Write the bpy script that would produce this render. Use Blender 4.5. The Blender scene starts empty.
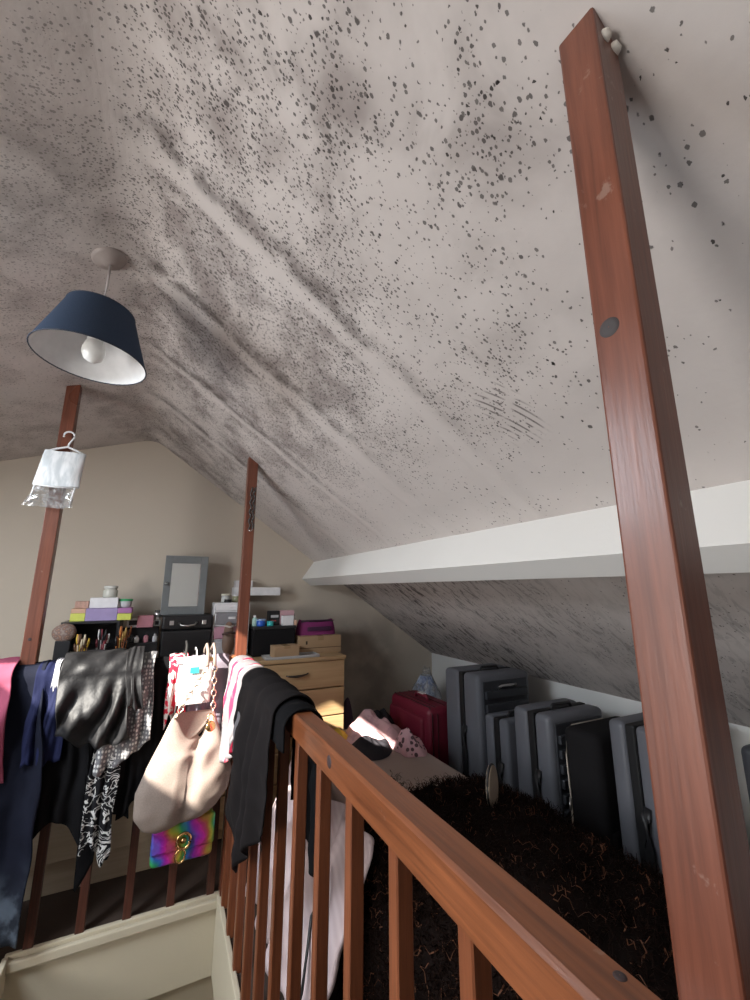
import bpy, bmesh, math, random
from mathutils import Vector, Matrix, noise
PI = math.pi
scene = bpy.context.scene
COL = scene.collection
random.seed(7)

# ------------------------------------------------------------------ camera
PITCH = 12.236; YAW = 26.42
cam_d = bpy.data.cameras.new('camera'); cam = bpy.data.objects.new('camera', cam_d); COL.objects.link(cam)
cam.location = (0, 0, 1.2)
cam.rotation_euler = (math.radians(90 + PITCH), 0, math.radians(-YAW))
cam_d.sensor_fit = 'VERTICAL'; cam_d.sensor_height = 36; cam_d.lens = 415 * 36 / 1000
cam_d.clip_start = 0.01
scene.camera = cam

# ------------------------------------------------------------------ sky, sun, daylight at the rooflight, added fill at the blind
w = bpy.data.worlds.new('sky'); scene.world = w; w.use_nodes = True
bg = w.node_tree.nodes['Background']
bg.inputs[0].default_value = (0.72, 0.82, 1.0, 1); bg.inputs[1].default_value = 1.0
sun_d = bpy.data.lights.new('sun', 'SUN'); sun_d.energy = 24; sun_d.angle = 0.012; sun_d.color = (1, .93, .82)
sun = bpy.data.objects.new('sun', sun_d); COL.objects.link(sun)
SUN_DIR = Vector((1, .52, -.72)).normalized()
sun.rotation_euler = SUN_DIR.to_track_quat('-Z', 'Y').to_euler(); sun.location = (-4, 0, 3)
def window_light(name, loc, sx, sz, energy, color, direction):
    d = bpy.data.lights.new(name, 'AREA'); d.shape = 'RECTANGLE'; d.size = sx; d.size_y = sz
    d.energy = energy; d.color = color
    o = bpy.data.objects.new(name, d); COL.objects.link(o); o.location = loc
    o.rotation_euler = Vector(direction).to_track_quat('-Z', 'Z').to_euler()
    return o
window_light('rooflight_daylight', (-1.30, 1.135, 1.735), .60, .78, 38, (.84, .92, 1), (.34, 0, -1))
window_light('blind_fill', (-1.80, .29, 1.06), .86, .66, 36, (1, .97, .95), (1, .12, .48))  # added fill lamp inside the unseen blind window
vs = scene.view_settings
vs.view_transform = 'Standard'; vs.look = 'None'; vs.gamma = 1; vs.use_curve_mapping = False
vs.exposure = 0.02

# ------------------------------------------------------------------ node helpers
class NT:
    def __init__(s, name):
        s.m = bpy.data.materials.new(name); s.m.use_nodes = True; s.t = s.m.node_tree
        s.b = s.t.nodes['Principled BSDF']; s.out = s.t.nodes['Material Output']
    def node(s, typ, **props):
        n = s.t.nodes.new(typ)
        for k, v in props.items(): setattr(n, k, v)
        return n
    def put(s, sock, v):
        if hasattr(v, 'is_output') or isinstance(v, bpy.types.NodeSocket): s.t.links.new(v, sock)
        elif isinstance(v, (tuple, list)) and sock.type == 'RGBA' and len(v) == 3: sock.default_value = (*v, 1)
        else: sock.default_value = v
    def m_(s, op, a, b=0.0, c=0.0, clamp=False):
        n = s.node('ShaderNodeMath', operation=op, use_clamp=clamp)
        s.put(n.inputs[0], a); s.put(n.inputs[1], b)
        if op in ('MULTIPLY_ADD', 'SMOOTH_MIN', 'COMPARE', 'WRAP'): s.put(n.inputs[2], c)
        return n.outputs[0]
    def add(s, a, b): return s.m_('ADD', a, b)
    def sub(s, a, b): return s.m_('SUBTRACT', a, b)
    def mul(s, a, b): return s.m_('MULTIPLY', a, b)
    def step(s, v, lo, hi, a=0.0, b=1.0):
        n = s.node('ShaderNodeMapRange', interpolation_type='SMOOTHSTEP')
        s.put(n.inputs[0], v); n.inputs[1].default_value = lo; n.inputs[2].default_value = hi
        n.inputs[3].default_value = a; n.inputs[4].default_value = b
        return n.outputs[0]
    def coord(s, which='Object'): return s.node('ShaderNodeTexCoord').outputs[which]
    def xyz(s, v):
        n = s.node('ShaderNodeSeparateXYZ'); s.put(n.inputs[0], v); return n.outputs
    def comb(s, x, y, z):
        n = s.node('ShaderNodeCombineXYZ')
        for i, q in enumerate((x, y, z)): s.put(n.inputs[i], q)
        return n.outputs[0]
    def scale(s, v, sc):
        n = s.node('ShaderNodeMapping'); s.put(n.inputs[0], v); n.inputs['Scale'].default_value = sc
        return n.outputs[0]
    def noise(s, v, scale=5, detail=3, rough=.5, dist=0.0):
        n = s.node('ShaderNodeTexNoise'); s.put(n.inputs['Vector'], v)
        n.inputs['Scale'].default_value = scale; n.inputs['Detail'].default_value = detail
        n.inputs['Roughness'].default_value = rough; n.inputs['Distortion'].default_value = dist
        return n.outputs[0]
    def voro(s, v, scale=5, rnd=1.0):
        n = s.node('ShaderNodeTexVoronoi'); s.put(n.inputs['Vector'], v)
        n.inputs['Scale'].default_value = scale; n.inputs['Randomness'].default_value = rnd
        return n.outputs['Distance'], n.outputs['Color']
    def mix(s, fac, a, b, mode='MIX'):
        n = s.node('ShaderNodeMix', data_type='RGBA', blend_type=mode)
        s.put(n.inputs[0], fac); s.put(n.inputs[6], a); s.put(n.inputs[7], b)
        return n.outputs[2]
    def ramp(s, fac, stops):
        n = s.node('ShaderNodeValToRGB'); s.put(n.inputs[0], fac); e = n.color_ramp.elements
        while len(e) < len(stops): e.new(.5)
        for i, (p, c) in enumerate(stops): e[i].position = p; e[i].color = (*c, 1)
        return n.outputs[0]
    def bump(s, h, strength=.3, dist=.002):
        n = s.node('ShaderNodeBump'); n.inputs['Strength'].default_value = strength
        n.inputs['Distance'].default_value = dist; s.put(n.inputs['Height'], h)
        s.t.links.new(n.outputs[0], s.b.inputs['Normal'])
    def fin(s, color=None, rough=.6, metal=0.0, spec=None):
        if color is not None: s.put(s.b.inputs['Base Color'], color)
        s.put(s.b.inputs['Roughness'], rough); s.put(s.b.inputs['Metallic'], metal)
        if spec is not None: s.b.inputs['Specular IOR Level'].default_value = spec
        return s.m

MATS = {}
def plain(name, color, rough=.6, metal=0.0, var=.12, sc=40, bump=0.0, spec=None):
    if name in MATS: return MATS[name]
    t = NT(name); v = t.coord()
    n = t.noise(v, sc, 3)
    c = t.mix(n, tuple(max(0, q * (1 - var)) for q in color), tuple(min(1, q * (1 + var)) for q in color))
    if bump: t.bump(n, bump, .002)
    MATS[name] = t.fin(c, rough, metal, spec); return MATS[name]

def fabric(name, color, rough=.85, weave=420, var=.2, sheen=.0, big=9, spec=.12):
    if name in MATS: return MATS[name]
    t = NT(name); v = t.coord()
    n1 = t.noise(v, big, 4); n2 = t.noise(v, weave, 1)
    f = t.m_('MULTIPLY_ADD', n2, .5, t.mul(n1, .5))
    c = t.mix(f, tuple(q * (1 - var) for q in color), tuple(min(1, q * (1 + var)) for q in color))
    t.bump(n2, .25, .001)
    if sheen: t.b.inputs['Sheen Weight'].default_value = sheen
    MATS[name] = t.fin(c, rough, 0, spec); return MATS[name]

def wood(name, dark, light, axis='z', rough=.38, sc=1.0, wear=0.0):
    if name in MATS: return MATS[name]
    t = NT(name); v = t.coord()
    k = {'x': (1.6, 34, 34), 'y': (34, 1.6, 34), 'z': (34, 34, 1.6)}[axis]
    v2 = t.scale(v, tuple(q * sc for q in k))
    n = t.noise(v2, 1.6, 5, .6, .6); fine = t.noise(v2, 7, 3, .6)
    big = t.noise(v, 3.2, 3)
    f = t.add(t.mul(n, .6), t.add(t.mul(fine, .25), t.mul(big, .25)))
    c = t.ramp(f, [(.32, dark), (.52, tuple((a + b) / 2 for a, b in zip(dark, light))), (.72, light)])
    if wear:
        wn = t.step(t.noise(v, 23, 5, .65), .66, .72)
        c = t.mix(t.mul(wn, wear), c, (.42, .33, .27))
    t.bump(fine, .18, .0015)
    MATS[name] = t.fin(c, t.step(big, .3, .7, rough - .06, rough + .12)); return MATS[name]

# ------------------------------------------------------------------ mesh helpers
def obj(name, bm, mat, parent=None, smooth=False, loc=None, mods=None):
    me = bpy.data.meshes.new(name); bm.to_mesh(me); bm.free()
    o = bpy.data.objects.new(name, me); COL.objects.link(o)
    for m in (mat if isinstance(mat, (list, tuple)) else [mat]): me.materials.append(m)
    if smooth:
        for p in me.polygons: p.use_smooth = True
    if parent: o.parent = parent
    if loc: o.location = loc
    return o
def tag(o, label=None, cat=None, group=None, kind=None):
    if label: o['label'] = label
    if cat: o['category'] = cat
    if group: o['group'] = group
    if kind: o['kind'] = kind
    return o
def thing(name, label, cat, loc=(0, 0, 0), rotz=0, group=None):
    o = bpy.data.objects.new(name, None); COL.objects.link(o); o.location = loc
    o.rotation_euler = (0, 0, rotz); o.empty_display_size = .05
    return tag(o, label, cat, group)
def struct(name, bm, mat, parent=None, smooth=False):
    o = obj(name, bm, mat, parent, smooth)
    if not parent: o['kind'] = 'structure'
    return o
def B(): return bmesh.new()
def box(bm, x0, x1, y0, y1, z0, z1, bev=0.0, seg=2, rot=None):
    t = bmesh.new(); bmesh.ops.create_cube(t, size=1)
    for v in t.verts: v.co = Vector(((x0 + x1) / 2 + v.co.x * (x1 - x0), (y0 + y1) / 2 + v.co.y * (y1 - y0), (z0 + z1) / 2 + v.co.z * (z1 - z0)))
    if bev: bmesh.ops.bevel(t, geom=t.edges[:], offset=bev, segments=seg, profile=.5, affect='EDGES')
    if rot is not None:
        c = Vector(((x0 + x1) / 2, (y0 + y1) / 2, (z0 + z1) / 2))
        for v in t.verts: v.co = c + rot @ (v.co - c)
    merge(bm, t); return bm
def merge(bm, t):
    mp = {}
    for v in t.verts: mp[v] = bm.verts.new(v.co)
    for f in t.faces:
        nf = bm.faces.new([mp[v] for v in f.verts]); nf.smooth = f.smooth; nf.material_index = f.material_index
    t.free()
def bx(*a, **k): return box(B(), *a, **k)
def prism(pts, axis, a0, a1, bm=None):
    """polygon of (p,q) extruded along axis: 'y' -> (x,z); 'x' -> (y,z); 'z' -> (x,y)"""
    bm = bm or B()
    def P(p, q, a): return {'y': (p, a, q), 'x': (a, p, q), 'z': (p, q, a)}[axis]
    v0 = [bm.verts.new(P(p, q, a0)) for p, q in pts]; v1 = [bm.verts.new(P(p, q, a1)) for p, q in pts]
    n = len(pts)
    fs = [bm.faces.new(v0), bm.faces.new(v1[::-1])]
    for i in range(n): fs.append(bm.faces.new((v0[i], v1[i], v1[(i + 1) % n], v0[(i + 1) % n])))
    bmesh.ops.recalc_face_normals(bm, faces=fs)
    return bm
def lathe(prof, seg=32, center=(0, 0, 0), bm=None, M=None, close=False):
    """prof: list of (r, z)"""
    bm = bm or B(); c = Vector(center); rings = []
    for r, z in prof:
        ring = []
        for i in range(seg):
            a = 2 * PI * i / seg; p = Vector((r * math.cos(a), r * math.sin(a), z))
            if M is not None: p = M @ p
            ring.append(bm.verts.new(c + p))
        rings.append(ring)
    fs = []
    for k in range(len(rings) - 1):
        for i in range(seg):
            j = (i + 1) % seg
            f = bm.faces.new((rings[k][i], rings[k][j], rings[k + 1][j], rings[k + 1][i])); f.smooth = True; fs.append(f)
    if close:
        fs.append(bm.faces.new(rings[0][::-1])); fs.append(bm.faces.new(rings[-1]))
    return bm
def tube(pts, r, seg=8, bm=None, closed=False):
    bm = bm or B(); pts = [Vector(p) for p in pts]; n = len(pts); rings = []
    up = Vector((0, 0, 1))
    for i, p in enumerate(pts):
        a = pts[(i - 1) % n] if (i > 0 or closed) else p; b = pts[(i + 1) % n] if (i < n - 1 or closed) else p
        d = (b - a).normalized()
        s = d.cross(up)
        if s.length < .05: s = d.cross(Vector((1, 0, 0)))
        s.normalize(); u = s.cross(d)
        rr = r[i] if isinstance(r, (list, tuple)) else r
        rings.append([bm.verts.new(p + (s * math.cos(2 * PI * k / seg) + u * math.sin(2 * PI * k / seg)) * rr) for k in range(seg)])
    for i in range(n if closed else n - 1):
        R0, R1 = rings[i], rings[(i + 1) % n]
        for k in range(seg):
            f = bm.faces.new((R0[k], R0[(k + 1) % seg], R1[(k + 1) % seg], R1[k])); f.smooth = True
    if not closed:
        bm.faces.new(rings[0][::-1]); bm.faces.new(rings[-1])
    bmesh.ops.recalc_face_normals(bm, faces=bm.faces[:])
    return bm
def grid(fn, nu, nv, bm=None, wrap=False):
    bm = bm or B()
    V = [[bm.verts.new(fn(i / (nu if wrap else nu - 1), j / (nv - 1))) for j in range(nv)] for i in range(nu)]
    for i in range(nu if wrap else nu - 1):
        for j in range(nv - 1):
            f = bm.faces.new((V[i][j], V[(i + 1) % nu][j], V[(i + 1) % nu][j + 1], V[i][j + 1])); f.smooth = True
    return bm
def nz(x, y, z=0): return noise.noise(Vector((x, y, z)))
def solid(o, t=.003, off=0):
    m = o.modifiers.new('thickness', 'SOLIDIFY'); m.thickness = t; m.offset = off; return o
def subsurf(o, lv=1):
    m = o.modifiers.new('smooth', 'SUBSURF'); m.levels = lv; m.render_levels = lv; return o

# ------------------------------------------------------------------ geometry of the loft
D = 2.9                                   # gable wall
RX, RZ = -.14, 2.15                       # ridge
SR, SL = -.69, .34                        # slopes
XK = 1.94; XW = -1.9; YF = -1.7
def zr(x): return RZ + SR * (x - RX)
def zl(x): return RZ + SL * (x - RX)
WX0, WX1, WY1 = -.36, .318, 2.05            # stairwell

# --- ceiling material: painted plaster with black mould
def mould_ceiling(name):
    t = NT(name); X, Y, Z = t.xyz(t.coord())
    P = t.comb(t.mul(X, 1.215), Y, 0.0)
    warp = t.noise(P, 5, 3)
    big = t.noise(P, 2.6, 4, .55); mid = t.noise(P, 7, 4, .6, .4); clump = t.noise(P, 13, 3, .55)
    base = t.mix(t.noise(P, 3.1, 5), (.55, .50, .475), (.66, .61, .58))
    right = t.step(X, -.22, -.08)
    dx = t.step(X, .12, .82, 1.0, .07)
    dy = t.step(Y, .10, .50, .30, 1.0)
    below = t.step(X, .93, 1.05)                          # under the purlin
    # rafters show as pale clean bands at constant Y with dirt gathered beside them
    Yw = t.add(Y, t.mul(t.sub(warp, .5), .05))
    clean = None; dark = None
    for yb, wd in ((.86, .026), (1.28, .032), (1.72, .022), (2.2, .025)):
        c = t.step(t.m_('ABSOLUTE', t.sub(Yw, yb)), wd * .7, wd * 1.5, 1.0, 0.0)
        e = t.step(t.m_('ABSOLUTE', t.sub(Yw, yb - wd * 1.9)), .0, .05, 1.0, 0.0)
        clean = c if clean is None else t.m_('MAXIMUM', clean, c)
        dark = e if dark is None else t.m_('MAXIMUM', dark, e)
    zone = t.mul(t.step(Y, .55, .85), t.step(Y, 2.7, 2.0))
    clean = t.mul(t.mul(clean, zone), right); dark = t.mul(t.mul(dark, zone), t.mul(dx, right))
    hot = t.mul(t.step(Y, .75, 1.05), t.mul(t.step(Y, 2.1, 1.5), t.step(X, .55, .2)))   # worst patch
    dr = t.mul(t.mul(dx, dy), t.mul(t.step(big, .34, .62, .25, 1.15), t.step(t.noise(P, 4.3, 3), .34, .56, .35, 1.2)))
    dr = t.add(t.add(dr, t.mul(dark, .35)), t.mul(hot, .75))
    dr = t.mul(dr, t.sub(1.0, t.mul(clean, .85)))
    dl = t.mul(t.step(big, .38, .60, .10, .8), t.step(X, -1.1, -.35, .35, .9))
    mixn = t.node('ShaderNodeMix', data_type='FLOAT'); t.put(mixn.inputs[0], right); t.put(mixn.inputs[2], dl); t.put(mixn.inputs[3], dr)
    dens = t.m_('MULTIPLY', mixn.outputs[0], 1.0, clamp=True)
    coarse_w = t.mul(t.step(Y, 1.35, .65, .05, 1.0), t.mul(t.step(clump, .42, .60, .12, 1.3), t.mul(right, t.step(X, .75, .35, .5, 1.0))))
    fine_w = t.mul(t.step(Y, .35, .95, .45, 1.0), t.step(mid, .30, .6, .35, 1.1))
    def dots(sc, rmin, rmax, weight, seed):
        v = t.node('ShaderNodeMapping'); t.put(v.inputs[0], P); v.inputs['Location'].default_value = (seed, seed * 1.7, 0)
        v.inputs['Scale'].default_value = (.72, 1, 1)
        dd = t.node('ShaderNodeVectorMath', operation='ADD')
        t.put(dd.inputs[0], v.outputs[0])
        nn = t.node('ShaderNodeTexNoise'); t.put(nn.inputs['Vector'], P); nn.inputs['Scale'].default_value = sc * 1.8
        sm = t.node('ShaderNodeVectorMath', operation='SCALE'); t.put(sm.inputs[0], nn.outputs['Color']); sm.inputs['Scale'].default_value = .45 / sc
        t.put(dd.inputs[1], sm.outputs[0])
        dist, colr = t.voro(dd.outputs[0], sc)
        R, G, Bq = t.xyz(colr)
        have = t.m_('LESS_THAN', R, t.mul(dens, weight))
        rad = t.add(rmin, t.mul(t.mul(G, G), rmax - rmin))
        edge = t.step(t.sub(dist, rad), -.06, .04, 1.0, 0.0)
        return t.mul(t.mul(edge, have), t.add(.72, t.mul(Bq, .28)))
    s1 = dots(60, .09, .28, t.mul(coarse_w, 1.1), 3.1)
    s2 = dots(98, .10, .34, t.mul(fine_w, t.mul(1.2, t.step(X, -.3, -.05, .3, 1.0))), 8.7)
    s3 = dots(180, .18, .54, t.mul(fine_w, 2.6), 1.9)
    spots = t.m_('MAXIMUM', t.m_('MAXIMUM', s1, s2), t.mul(s3, .9))
    spots = t.mul(spots, t.step(X, -.35, -.05, .55, 1.0))
    smear = t.mul(t.mul(dens, t.step(mid, .34, .66)), .66)
    c = t.mix(smear, base, (.17, .135, .125))
    c = t.mix(spots, c, (.016, .012, .011))
    c = t.mix(t.mul(t.mul(dark, t.step(clump, .36, .60)), .72), c, (.075, .06, .055))
    # streaky mould under the purlin, drawn out down the slope
    st = t.noise(t.comb(t.mul(X, 7.0), t.mul(Y, 20.0), 0.0), 1.9, 6, .7, .9)
    far = t.mul(t.step(Y, .8, 2.1, .35, 1.0), t.step(big, .36, .58, .25, 1.0))
    sk = t.mul(t.mul(t.step(st, .50, .60), below), t.mul(.95, far))
    c = t.mix(sk, c, (.07, .062, .06))
    c = t.mix(t.mul(below, t.mul(t.step(big, .25, .7), .3)), c, (.2, .18, .17))  # patchy grey of the shaded slope below the purlin, put into the colour
    # finger swipes through the mould: arcs about a shoulder point
    ax, ay = .86, .98
    rr = t.m_('SQRT', t.add(t.m_('POWER', t.sub(X, ax), 2.0), t.m_('POWER', t.sub(Y, ay), 2.0)))
    ring = t.m_('SINE', t.add(t.mul(rr, 400.0), t.mul(mid, 3.0)))
    mask = t.mul(t.step(t.m_('ABSOLUTE', t.sub(X, .67)), .045, .085, 1.0, 0.0), t.step(t.m_('ABSOLUTE', t.sub(Y, .655)), .035, .065, 1.0, 0.0))
    sw = t.mul(t.mul(t.step(ring, .35, .85), mask), t.step(t.noise(P, 30, 3), .40, .56))
    c = t.mix(t.mul(sw, .75), c, (.09, .075, .07))
    h = t.add(t.mul(t.noise(P, 60, 4), .4), t.mul(t.noise(P, 6, 3), 2.0))
    h = t.add(h, t.mul(clean, 1.1))
    t.bump(h, .35, .006)
    return t.fin(c, .85, 0, .2)

M_CEIL = mould_ceiling('mouldy_ceiling_paint')
def wallpaint(name, a, b, shade_tone=None):
    t = NT(name); v = t.coord(); n = t.noise(v, 2.2, 5); c = t.mix(n, a, b)
    if shade_tone:
        X, Y, Z = t.xyz(v)
        m = t.mul(t.mul(t.step(X, .95, 1.15), t.step(X, 1.75, 1.5)), t.mul(t.step(Z, 1.05, .9), t.step(t.noise(v, 6, 4), .3, .62)))
        c = t.mix(t.mul(m, .4), c, shade_tone)  # wall right of the oak chest darkened: its shade put into the colour
    t.bump(t.noise(v, 90, 3), .15, .003); return t.fin(c, .85, 0, .2)
M_GABLE = wallpaint('beige_gable_paint', (.52, .455, .375), (.60, .53, .445), (.16, .13, .11))
M_WHITE = wallpaint('white_wall_paint', (.74, .74, .72), (.80, .80, .78))
M_CREAM = wallpaint('cream_stairwell_paint', (.34, .285, .20), (.43, .365, .265))
M_PURLIN = wallpaint('white_purlin_gloss', (.72, .71, .68), (.80, .79, .76))
M_TRIM = wallpaint('cream_trim_gloss', (.54, .48, .36), (.62, .56, .43))
M_CARPET = fabric('brown_carpet', (.075, .055, .045), 1, 300, .35)

T = .12
# both slopes in one thick shell with a rounded ridge, so that no light leaks
rp = []
for k in range(13):
    q = k / 12; xa, xb = RX - .07, RX + .06
    rp.append(((1 - q) ** 2 * xa + 2 * q * (1 - q) * RX + q * q * xb, (1 - q) ** 2 * zl(xa) + 2 * q * (1 - q) * RZ + q * q * zr(xb)))
VX0, VX1, VY0, VY1 = -1.72, -.90, .80, 1.47          # rooflight opening in the left slope
up = T * 1.35
def full(y0, y1, bm): return prism([(XW - T, zl(XW - T))] + rp + [(XK + T, zr(XK + T)), (XK + T, zr(XK + T) + up), (RX, RZ + up), (XW - T, zl(XW - T) + up)], 'y', y0, y1, bm)
bm = B(); full(YF - T, VY0, bm); full(VY1, D + T, bm)
prism([(VX1, zl(VX1))] + rp + [(XK + T, zr(XK + T)), (XK + T, zr(XK + T) + up), (RX, RZ + up), (VX1, zl(VX1) + up)], 'y', VY0, VY1, bm)
prism([(XW - T, zl(XW - T)), (VX0, zl(VX0)), (VX0, zl(VX0) + up), (XW - T, zl(XW - T) + up)], 'y', VY0, VY1, bm)
co = struct('ceiling', bm, M_CEIL)
gp = [(XW - T, -.05), (XK + T, -.05), (XK + T, zr(XK + T) + .05), (RX, RZ + .08), (XW - T, zl(XW - T) + .05)]
struct('wall_back', prism(gp, 'y', D, D + T), M_GABLE)
struct('wall_front', prism(gp, 'y', YF - T, YF), M_WHITE)
struct('wall_right', bx(XK, XK + T, YF, D, -.05, zr(XK) + .03), M_WHITE)
# left wall with an unseen window and blind, added for fill light
W2 = (-.16, .74, .72, 1.40)
bm = B()
zt = zl(XW) + .03
box(bm, XW - T, XW, YF, W2[0], -.05, zt); box(bm, XW - T, XW, W2[1], D, -.05, zt)
for W in (W2,):
    box(bm, XW - T, XW, W[0], W[1], -.05, W[2]); box(bm, XW - T, XW, W[0], W[1], W[3], zt)
struct('wall_left', bm, M_WHITE)
M_UPVC = plain('white_window_frame', (.8, .8, .8), .4)
tg = NT('window_glass'); gl = tg.node('ShaderNodeBsdfTransparent'); gg = tg.node('ShaderNodeBsdfGlossy'); gg.inputs['Roughness'].default_value = .02
mx = tg.node('ShaderNodeMixShader'); mx.inputs[0].default_value = .06
tg.t.links.new(gl.outputs[0], mx.inputs[1]); tg.t.links.new(gg.outputs[0], mx.inputs[2]); tg.t.links.new(mx.outputs[0], tg.out.inputs[0])
M_GLASS = tg.m
for i, W in enumerate((W2,)):
    bm = B(); f = .03; x0, x1 = XW - .085, XW - .035
    box(bm, x0, x1, W[0], W[0] + f, W[2], W[3]); box(bm, x0, x1, W[1] - f, W[1], W[2], W[3])
    box(bm, x0, x1, W[0] + f, W[1] - f, W[2], W[2] + f); box(bm, x0, x1, W[0] + f, W[1] - f, W[3] - f, W[3])
    box(bm, x0, x1, .27, .31, W[2] + f, W[3] - f)
    wo = struct('window_%d' % (i + 1), bm, M_UPVC)  # added window, out of view, serving the fill light
    obj('pane', bx(XW - .062, XW - .058, W[0] + f, W[1] - f, W[2] + f, W[3] - f), M_GLASS, wo)
    obj('window_sill', bx(XW - .03, XW + .05, W[0] - .04, W[1] + .04, W[2] - .03, W[2] - .002, .006), M_UPVC, wo)
bm = B(); f = .035
for a in ((VX0, VX0 + f, VY0, VY1), (VX1 - f, VX1, VY0, VY1), (VX0 + f, VX1 - f, VY0, VY0 + f), (VX0 + f, VX1 - f, VY1 - f, VY1)):
    prism([(a[0], zl(a[0]) + .06), (a[1], zl(a[1]) + .06), (a[1], zl(a[1]) + .11), (a[0], zl(a[0]) + .11)], 'y', a[2], a[3], bm)
wo = struct('window_2', bm, M_UPVC)
obj('pane', prism([(VX0 + f, zl(VX0 + f) + .082), (VX1 - f, zl(VX1 - f) + .082), (VX1 - f, zl(VX1 - f) + .086), (VX0 + f, zl(VX0 + f) + .086)], 'y', VY0 + f, VY1 - f), M_GLASS, wo)
t_ = NT('cream_blind_fabric'); tr = t_.node('ShaderNodeBsdfTranslucent'); tr.inputs[0].default_value = (.8, .77, .7, 1)
mx = t_.node('ShaderNodeMixShader'); mx.inputs[0].default_value = .35
t_.fin(t_.mix(t_.noise(t_.coord(), 300, 1), (.7, .67, .6), (.8, .77, .7)), .9)
t_.t.links.new(t_.b.outputs[0], mx.inputs[1]); t_.t.links.new(tr.outputs[0], mx.inputs[2]); t_.t.links.new(mx.outputs[0], t_.out.inputs[0])
rb = thing('sun_blocking_blind', 'cream roller blind added out of view to block sun at the side window', 'blind', (XW + .03, .29, .70))
obj('blind_fabric', bx(-.002, .002, -.49, .49, 0, .70), t_.m, rb)  # unseen blind, added to keep direct sun out of the fill window
obj('blind_tube', tube([(0, -.5, .715), (0, .5, .715)], .016, 12), M_UPVC, rb)
obj('bottom_bar', bx(-.006, .006, -.49, .49, -.012, .0, .003), M_UPVC, rb)

# floor with the stairwell opening
bm = B()
box(bm, XW - T, WX0, YF, D, -.22, 0); box(bm, WX1, XK + T, YF, D, -.22, 0); box(bm, WX0, WX1, WY1, D, -.22, 0); box(bm, WX0, WX1, YF, -1.35, -.22, 0)
struct('floor', bm, M_CARPET)
bm = bx(WX0 - .1, WX0, -1.35, WY1, -2.6, -.22); struct('wall_stair_left', bm, M_CREAM)
struct('wall_stair_right', bx(WX1, WX1 + .1, -1.35, WY1, -2.6, -.22), M_CREAM)
struct('wall_stair_back', bx(WX0 - .1, WX1 + .1, WY1, WY1 + .1, -2.6, -.22), M_CREAM)
struct('wall_stair_front', bx(WX0 - .1, WX1 + .1, -1.45, -1.35, -2.6, -.22), M_CREAM)
struct('floor_lower', bx(WX0 - .1, WX1 + .1, -1.45, WY1 + .1, -2.7, -2.6), plain('lower_hall_laminate', (.30, .24, .16), .5))
st = tag(bpy.data.objects.new('stairs', None), kind='structure'); COL.objects.link(st)
st['label'] = 'carpeted stairs going down in the stairwell'
stm = bx(WX0 + .002, WX1 - .002, 0, .25, -.2, 0, .008)
for k in range(11):
    o = obj('stair_tread', stm.copy(), M_CARPET, st); o.location = (0, -.35 + .215 * k, -.40 - .2 * k)
stm.free()
# lining boards and lip round the opening
struct('trim_1', bx(WX0, WX1, WY1 - .014, WY1 + .004, -.26, .012, .004), M_TRIM)
struct('trim_2', bx(WX1 - .014, WX1 + .004, -1.35, WY1 - .015, -.26, .012, .004), M_TRIM)
struct('trim_3', bx(WX0 - .004, WX0 + .014, -1.35, WY1 - .015, -.26, .012, .004), M_TRIM)
struct('trim_4', bx(WX0, WX1, WY1 - .034, WY1 - .015, -.03, .0, .004), M_TRIM)

# purlin: boxed white beam along the slope
pu = struct('roof_purlin', prism([(.950, 1.4005), (.864, 1.276), (.930, 1.2306), (1.016, 1.355), (1.05, 1.40), (.975, 1.435)], 'y', YF, D), M_PURLIN)
tag(pu, 'white boxed beam running along the roof slope above the suitcases')

# ------------------------------------------------------------------ posts and balustrades
M_POST = wood('red_stained_post', (.060, .018, .011), (.22, .072, .040), 'z', .30, 1, .3)
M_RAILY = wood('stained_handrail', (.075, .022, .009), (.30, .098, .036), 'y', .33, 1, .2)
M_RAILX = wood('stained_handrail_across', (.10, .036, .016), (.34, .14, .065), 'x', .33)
M_BALD = wood('dark_stained_shaded_baluster', (.035, .012, .009), (.11, .036, .022), 'z', .45)  # dark stain, deepened in colour to carry the shade below the clothes
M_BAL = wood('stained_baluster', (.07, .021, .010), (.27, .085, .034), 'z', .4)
M_KNOT = plain('dark_wood_knot', (.05, .03, .03), .5)
M_FILL = plain('white_plaster_filler', (.72, .68, .62), .9, bump=.5)
def post(label, x, y, s, top_cut=True):
    h = s / 2
    t = thing('roof_post', label, 'post', (x, y, 0), 0, 'stained roof posts round the stairwell')
    f = zr if x > RX else zl
    a, b = f(x - h) + .004, f(x + h) + .004
    bm = prism([(-h, 0), (h, 0), (h, b), (-h, a)], 'y', -h, h)
    bmesh.ops.bevel(bm, geom=[e for e in bm.edges if abs((e.verts[0].co - e.verts[1].co).normalized().z) > .9], offset=.0025, segments=2, profile=.5, affect='EDGES')
    obj('shaft', bm, M_POST, t)
    return t
SP = .042
pr = post('thick-looking dark red roof post nearest the camera with a grey knot', .371, .207, SP)
pr.rotation_euler.z = math.radians(4)
pm = post('slim roof post at the far corner of the handrails, rising beside the white shelf', .335, 2.035, .046)
pl = post('slim roof post at far left carrying the hanging moisture trap', -.427, 2.05, .048)
def disc_on(parent, name, c, n, r, th, mat, lump=0):
    M = Vector(n).to_track_quat('Z', 'Y').to_matrix()
    bm = lathe([(0.0005, th), (r * .55, th), (r * .9, th * .6), (r, 0)], 20, c, M=M)
    if lump:
        for v in bm.verts: v.co += Vector((nz(v.co.x * 90, v.co.y * 90, v.co.z * 90), nz(v.co.y * 80, 3), nz(v.co.z * 85, 7))) * lump
    return obj(name, bm, mat, parent, True)
hs = SP / 2
disc_on(pr, 'knot', (-hs, .006, 1.44), (-1, 0, 0), .0095, .0012, plain('grey_resin_knot', (.05, .042, .042), .7))
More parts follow.
